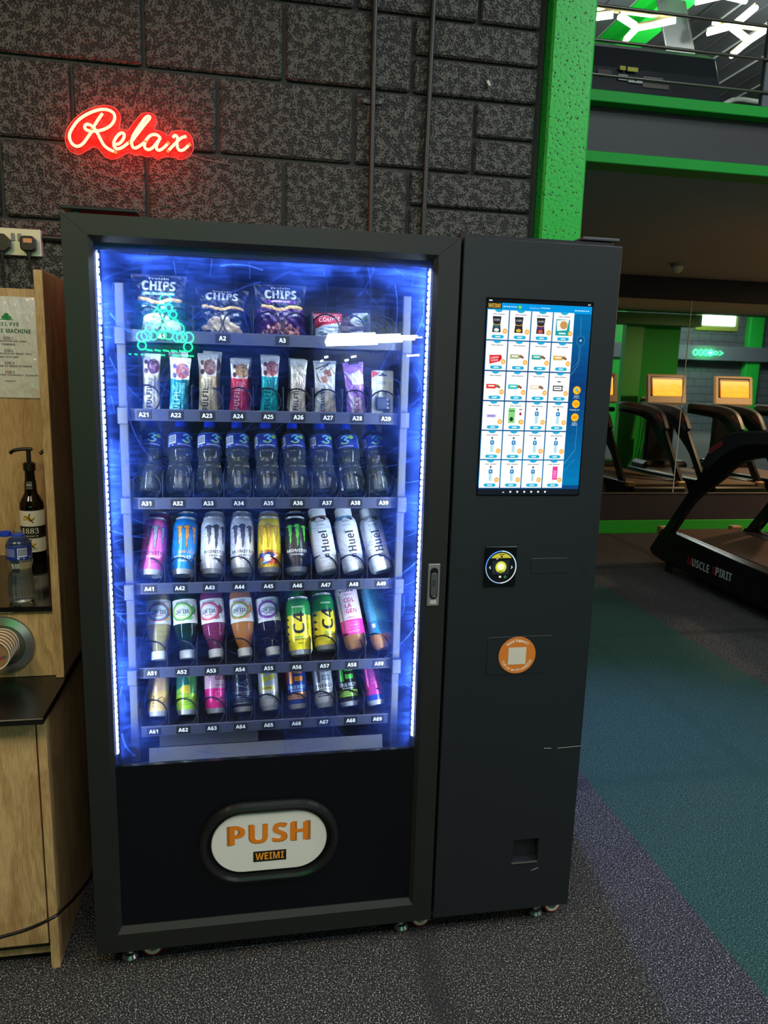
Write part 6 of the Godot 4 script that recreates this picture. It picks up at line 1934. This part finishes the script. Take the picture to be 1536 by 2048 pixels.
func slim_cans() -> void:
	var y0: float = HEIGHT[5] + 0.003
	var silver := mat(214, 216, 220, 0.3, 0.55)
	var boards := []
	for i in 9:
		boards.append(Board.new(320, 256, [c8(232, 190, 150), c8(120, 190, 80), c8(236, 186, 206), c8(24, 26, 32), c8(176, 180, 188), c8(30, 60, 140), c8(190, 194, 200), c8(26, 30, 32), c8(214, 60, 160)][i]))
	var b: Board = boards[0]
	b.rect(0, 150, 320, 106, c8(232, 196, 120)); b.rect(0, 0, 320, 60, c8(206, 150, 170)); b.text("white peach", 196, 110, 150, 16, c8(206, 160, 120), -PI / 2); b.disc(176, 200, 16, 17, c8(110, 80, 50)); b.disc(176, 200, 13, 14, c8(232, 196, 120)); b.text("CALM", 138, 204, 60, 12, c8(120, 90, 50), -PI / 2)
	b = boards[1]
	b.poly(PackedVector2Array([Vector2(0, 30), Vector2(150, 60), Vector2(170, 120), Vector2(90, 150), Vector2(0, 140)]), c8(40, 110, 100)); b.disc(150, 150, 30, 24, c8(236, 206, 60)); b.rect(170, 0, 150, 170, c8(60, 150, 70)); b.rect(0, 176, 320, 80, c8(160, 214, 60)); b.fine(136, 190, 40, 4, 12, 5, c8(90, 150, 50), rng)
	b = boards[2]
	b.rect(0, 150, 320, 106, c8(232, 30, 130)); b.text("vitaminwater", 132, 110, 190, 20, c8(110, 50, 110), -PI / 2); b.text("COL", 186, 30, 56, 24, c8(150, 40, 100)); b.text("LA", 176, 62, 36, 24, c8(150, 40, 100)); b.text("GEN", 188, 94, 58, 24, c8(150, 40, 100)); b.text("ORANGE", 184, 134, 48, 9, c8(140, 60, 110)); b.rect(160, 168, 60, 30, c8(250, 150, 206)); b.rect(163, 171, 54, 24, c8(232, 30, 130)); b.fine(160, 210, 60, 2, 9, 4, c8(250, 170, 216), rng)
	b = boards[3]
	b.text("ABE", 160, 84, 150, 56, c8(150, 156, 170), -PI / 2); b.text("ABE", 160, 84, 142, 46, c8(30, 32, 40), -PI / 2); b.fine(120, 180, 90, 6, 10, 4, c8(110, 120, 136), rng); b.rect(0, 174, 320, 3, c8(90, 100, 120)); b.rect(0, 236, 320, 4, c8(150, 160, 176))
	b = boards[4]
	b.poly(PackedVector2Array([Vector2(120, 60), Vector2(180, 40), Vector2(180, 70), Vector2(120, 92)]), c8(214, 206, 50)); b.poly(PackedVector2Array([Vector2(120, 104), Vector2(186, 84), Vector2(186, 112), Vector2(120, 132)]), c8(214, 206, 50)); b.rect(110, 150, 70, 24, c8(206, 196, 80)); b.text("BURN", 140, 162, 50, 14, c8(50, 50, 40)); b.fine(124, 190, 60, 3, 12, 5, c8(110, 130, 160), rng); b.disc(150, 16, 16, 12, c8(60, 60, 110))
	for q in [[5, c8(226, 130, 40), c8(226, 140, 50), c8(150, 190, 220)], [6, c8(90, 94, 104), c8(190, 194, 200), c8(30, 32, 38)], [7, c8(70, 180, 60), c8(140, 206, 50), c8(190, 196, 200)]]:
		b = boards[q[0]]
		b.rect(120, 10, 22, 134, q[1])
		for k in 3:
			b.rect(150, 18 + k * 44, 44, 26, q[1])
		if q[0] == 6:
			for k in 3:
				b.rect(154, 22 + k * 44, 36, 18, c8(170, 174, 182))
		b.text("ENERGY", 160, 164, 96, 20, q[3]); b.text("DRINK", 160, 184, 60, 9, q[3]); b.rect(0, 194, 320, 36, q[2]); b.fine(120, 204, 84, 2, 12, 6, q[3].darkened(0.4), rng)
		if q[0] == 5:
			b.rect(90, 40, 20, 90, c8(190, 50, 40))
	b = boards[8]
	b.text("ENERGY", 150, 90, 150, 36, c8(236, 110, 190), -PI / 2); b.rect(196, 150, 60, 70, c8(30, 90, 200)); b.fine(170, 30, 16, 10, 14, 5, c8(250, 190, 230), rng); b.rect(0, 226, 320, 30, c8(40, 70, 190))
	var names := ["peach-coloured slim can with a round face mark, left end of the bottom row", "lime green slim can with a dark leaf band", "pale pink slim can with COLLAGEN lettering over a hot pink base", "black slim can with tall outlined lettering", "silver slim can with slanting yellow stripes", "blue slim can with a big orange E", "silver slim can with a big grey E", "black slim can with a big green E", "magenta slim can with a blue patch, right end of the bottom row"]
	for i in 9:
		var t := thing("slim_can", names[i], "can", Vector3(lane(i) + [0.006, 0.006, 0.008, 0.008, 0.006, 0.008, 0.01, 0.004, 0.006][i], y0, -0.2), "slim cans in the lowest tray")
		can_shape(0.029, 0.148, t, printed(boards[i].done(), 0.27, 0.3), silver)
		tilt(t, [0.02, 0.02, 0.04, 0.05, 0.08, 0.06, 0.1, 0.1, 0.13][i], [0.1, 0.2, 0.1, 0.0, 0.2, 0.0, 0.1, 0.0, 0.2][i])
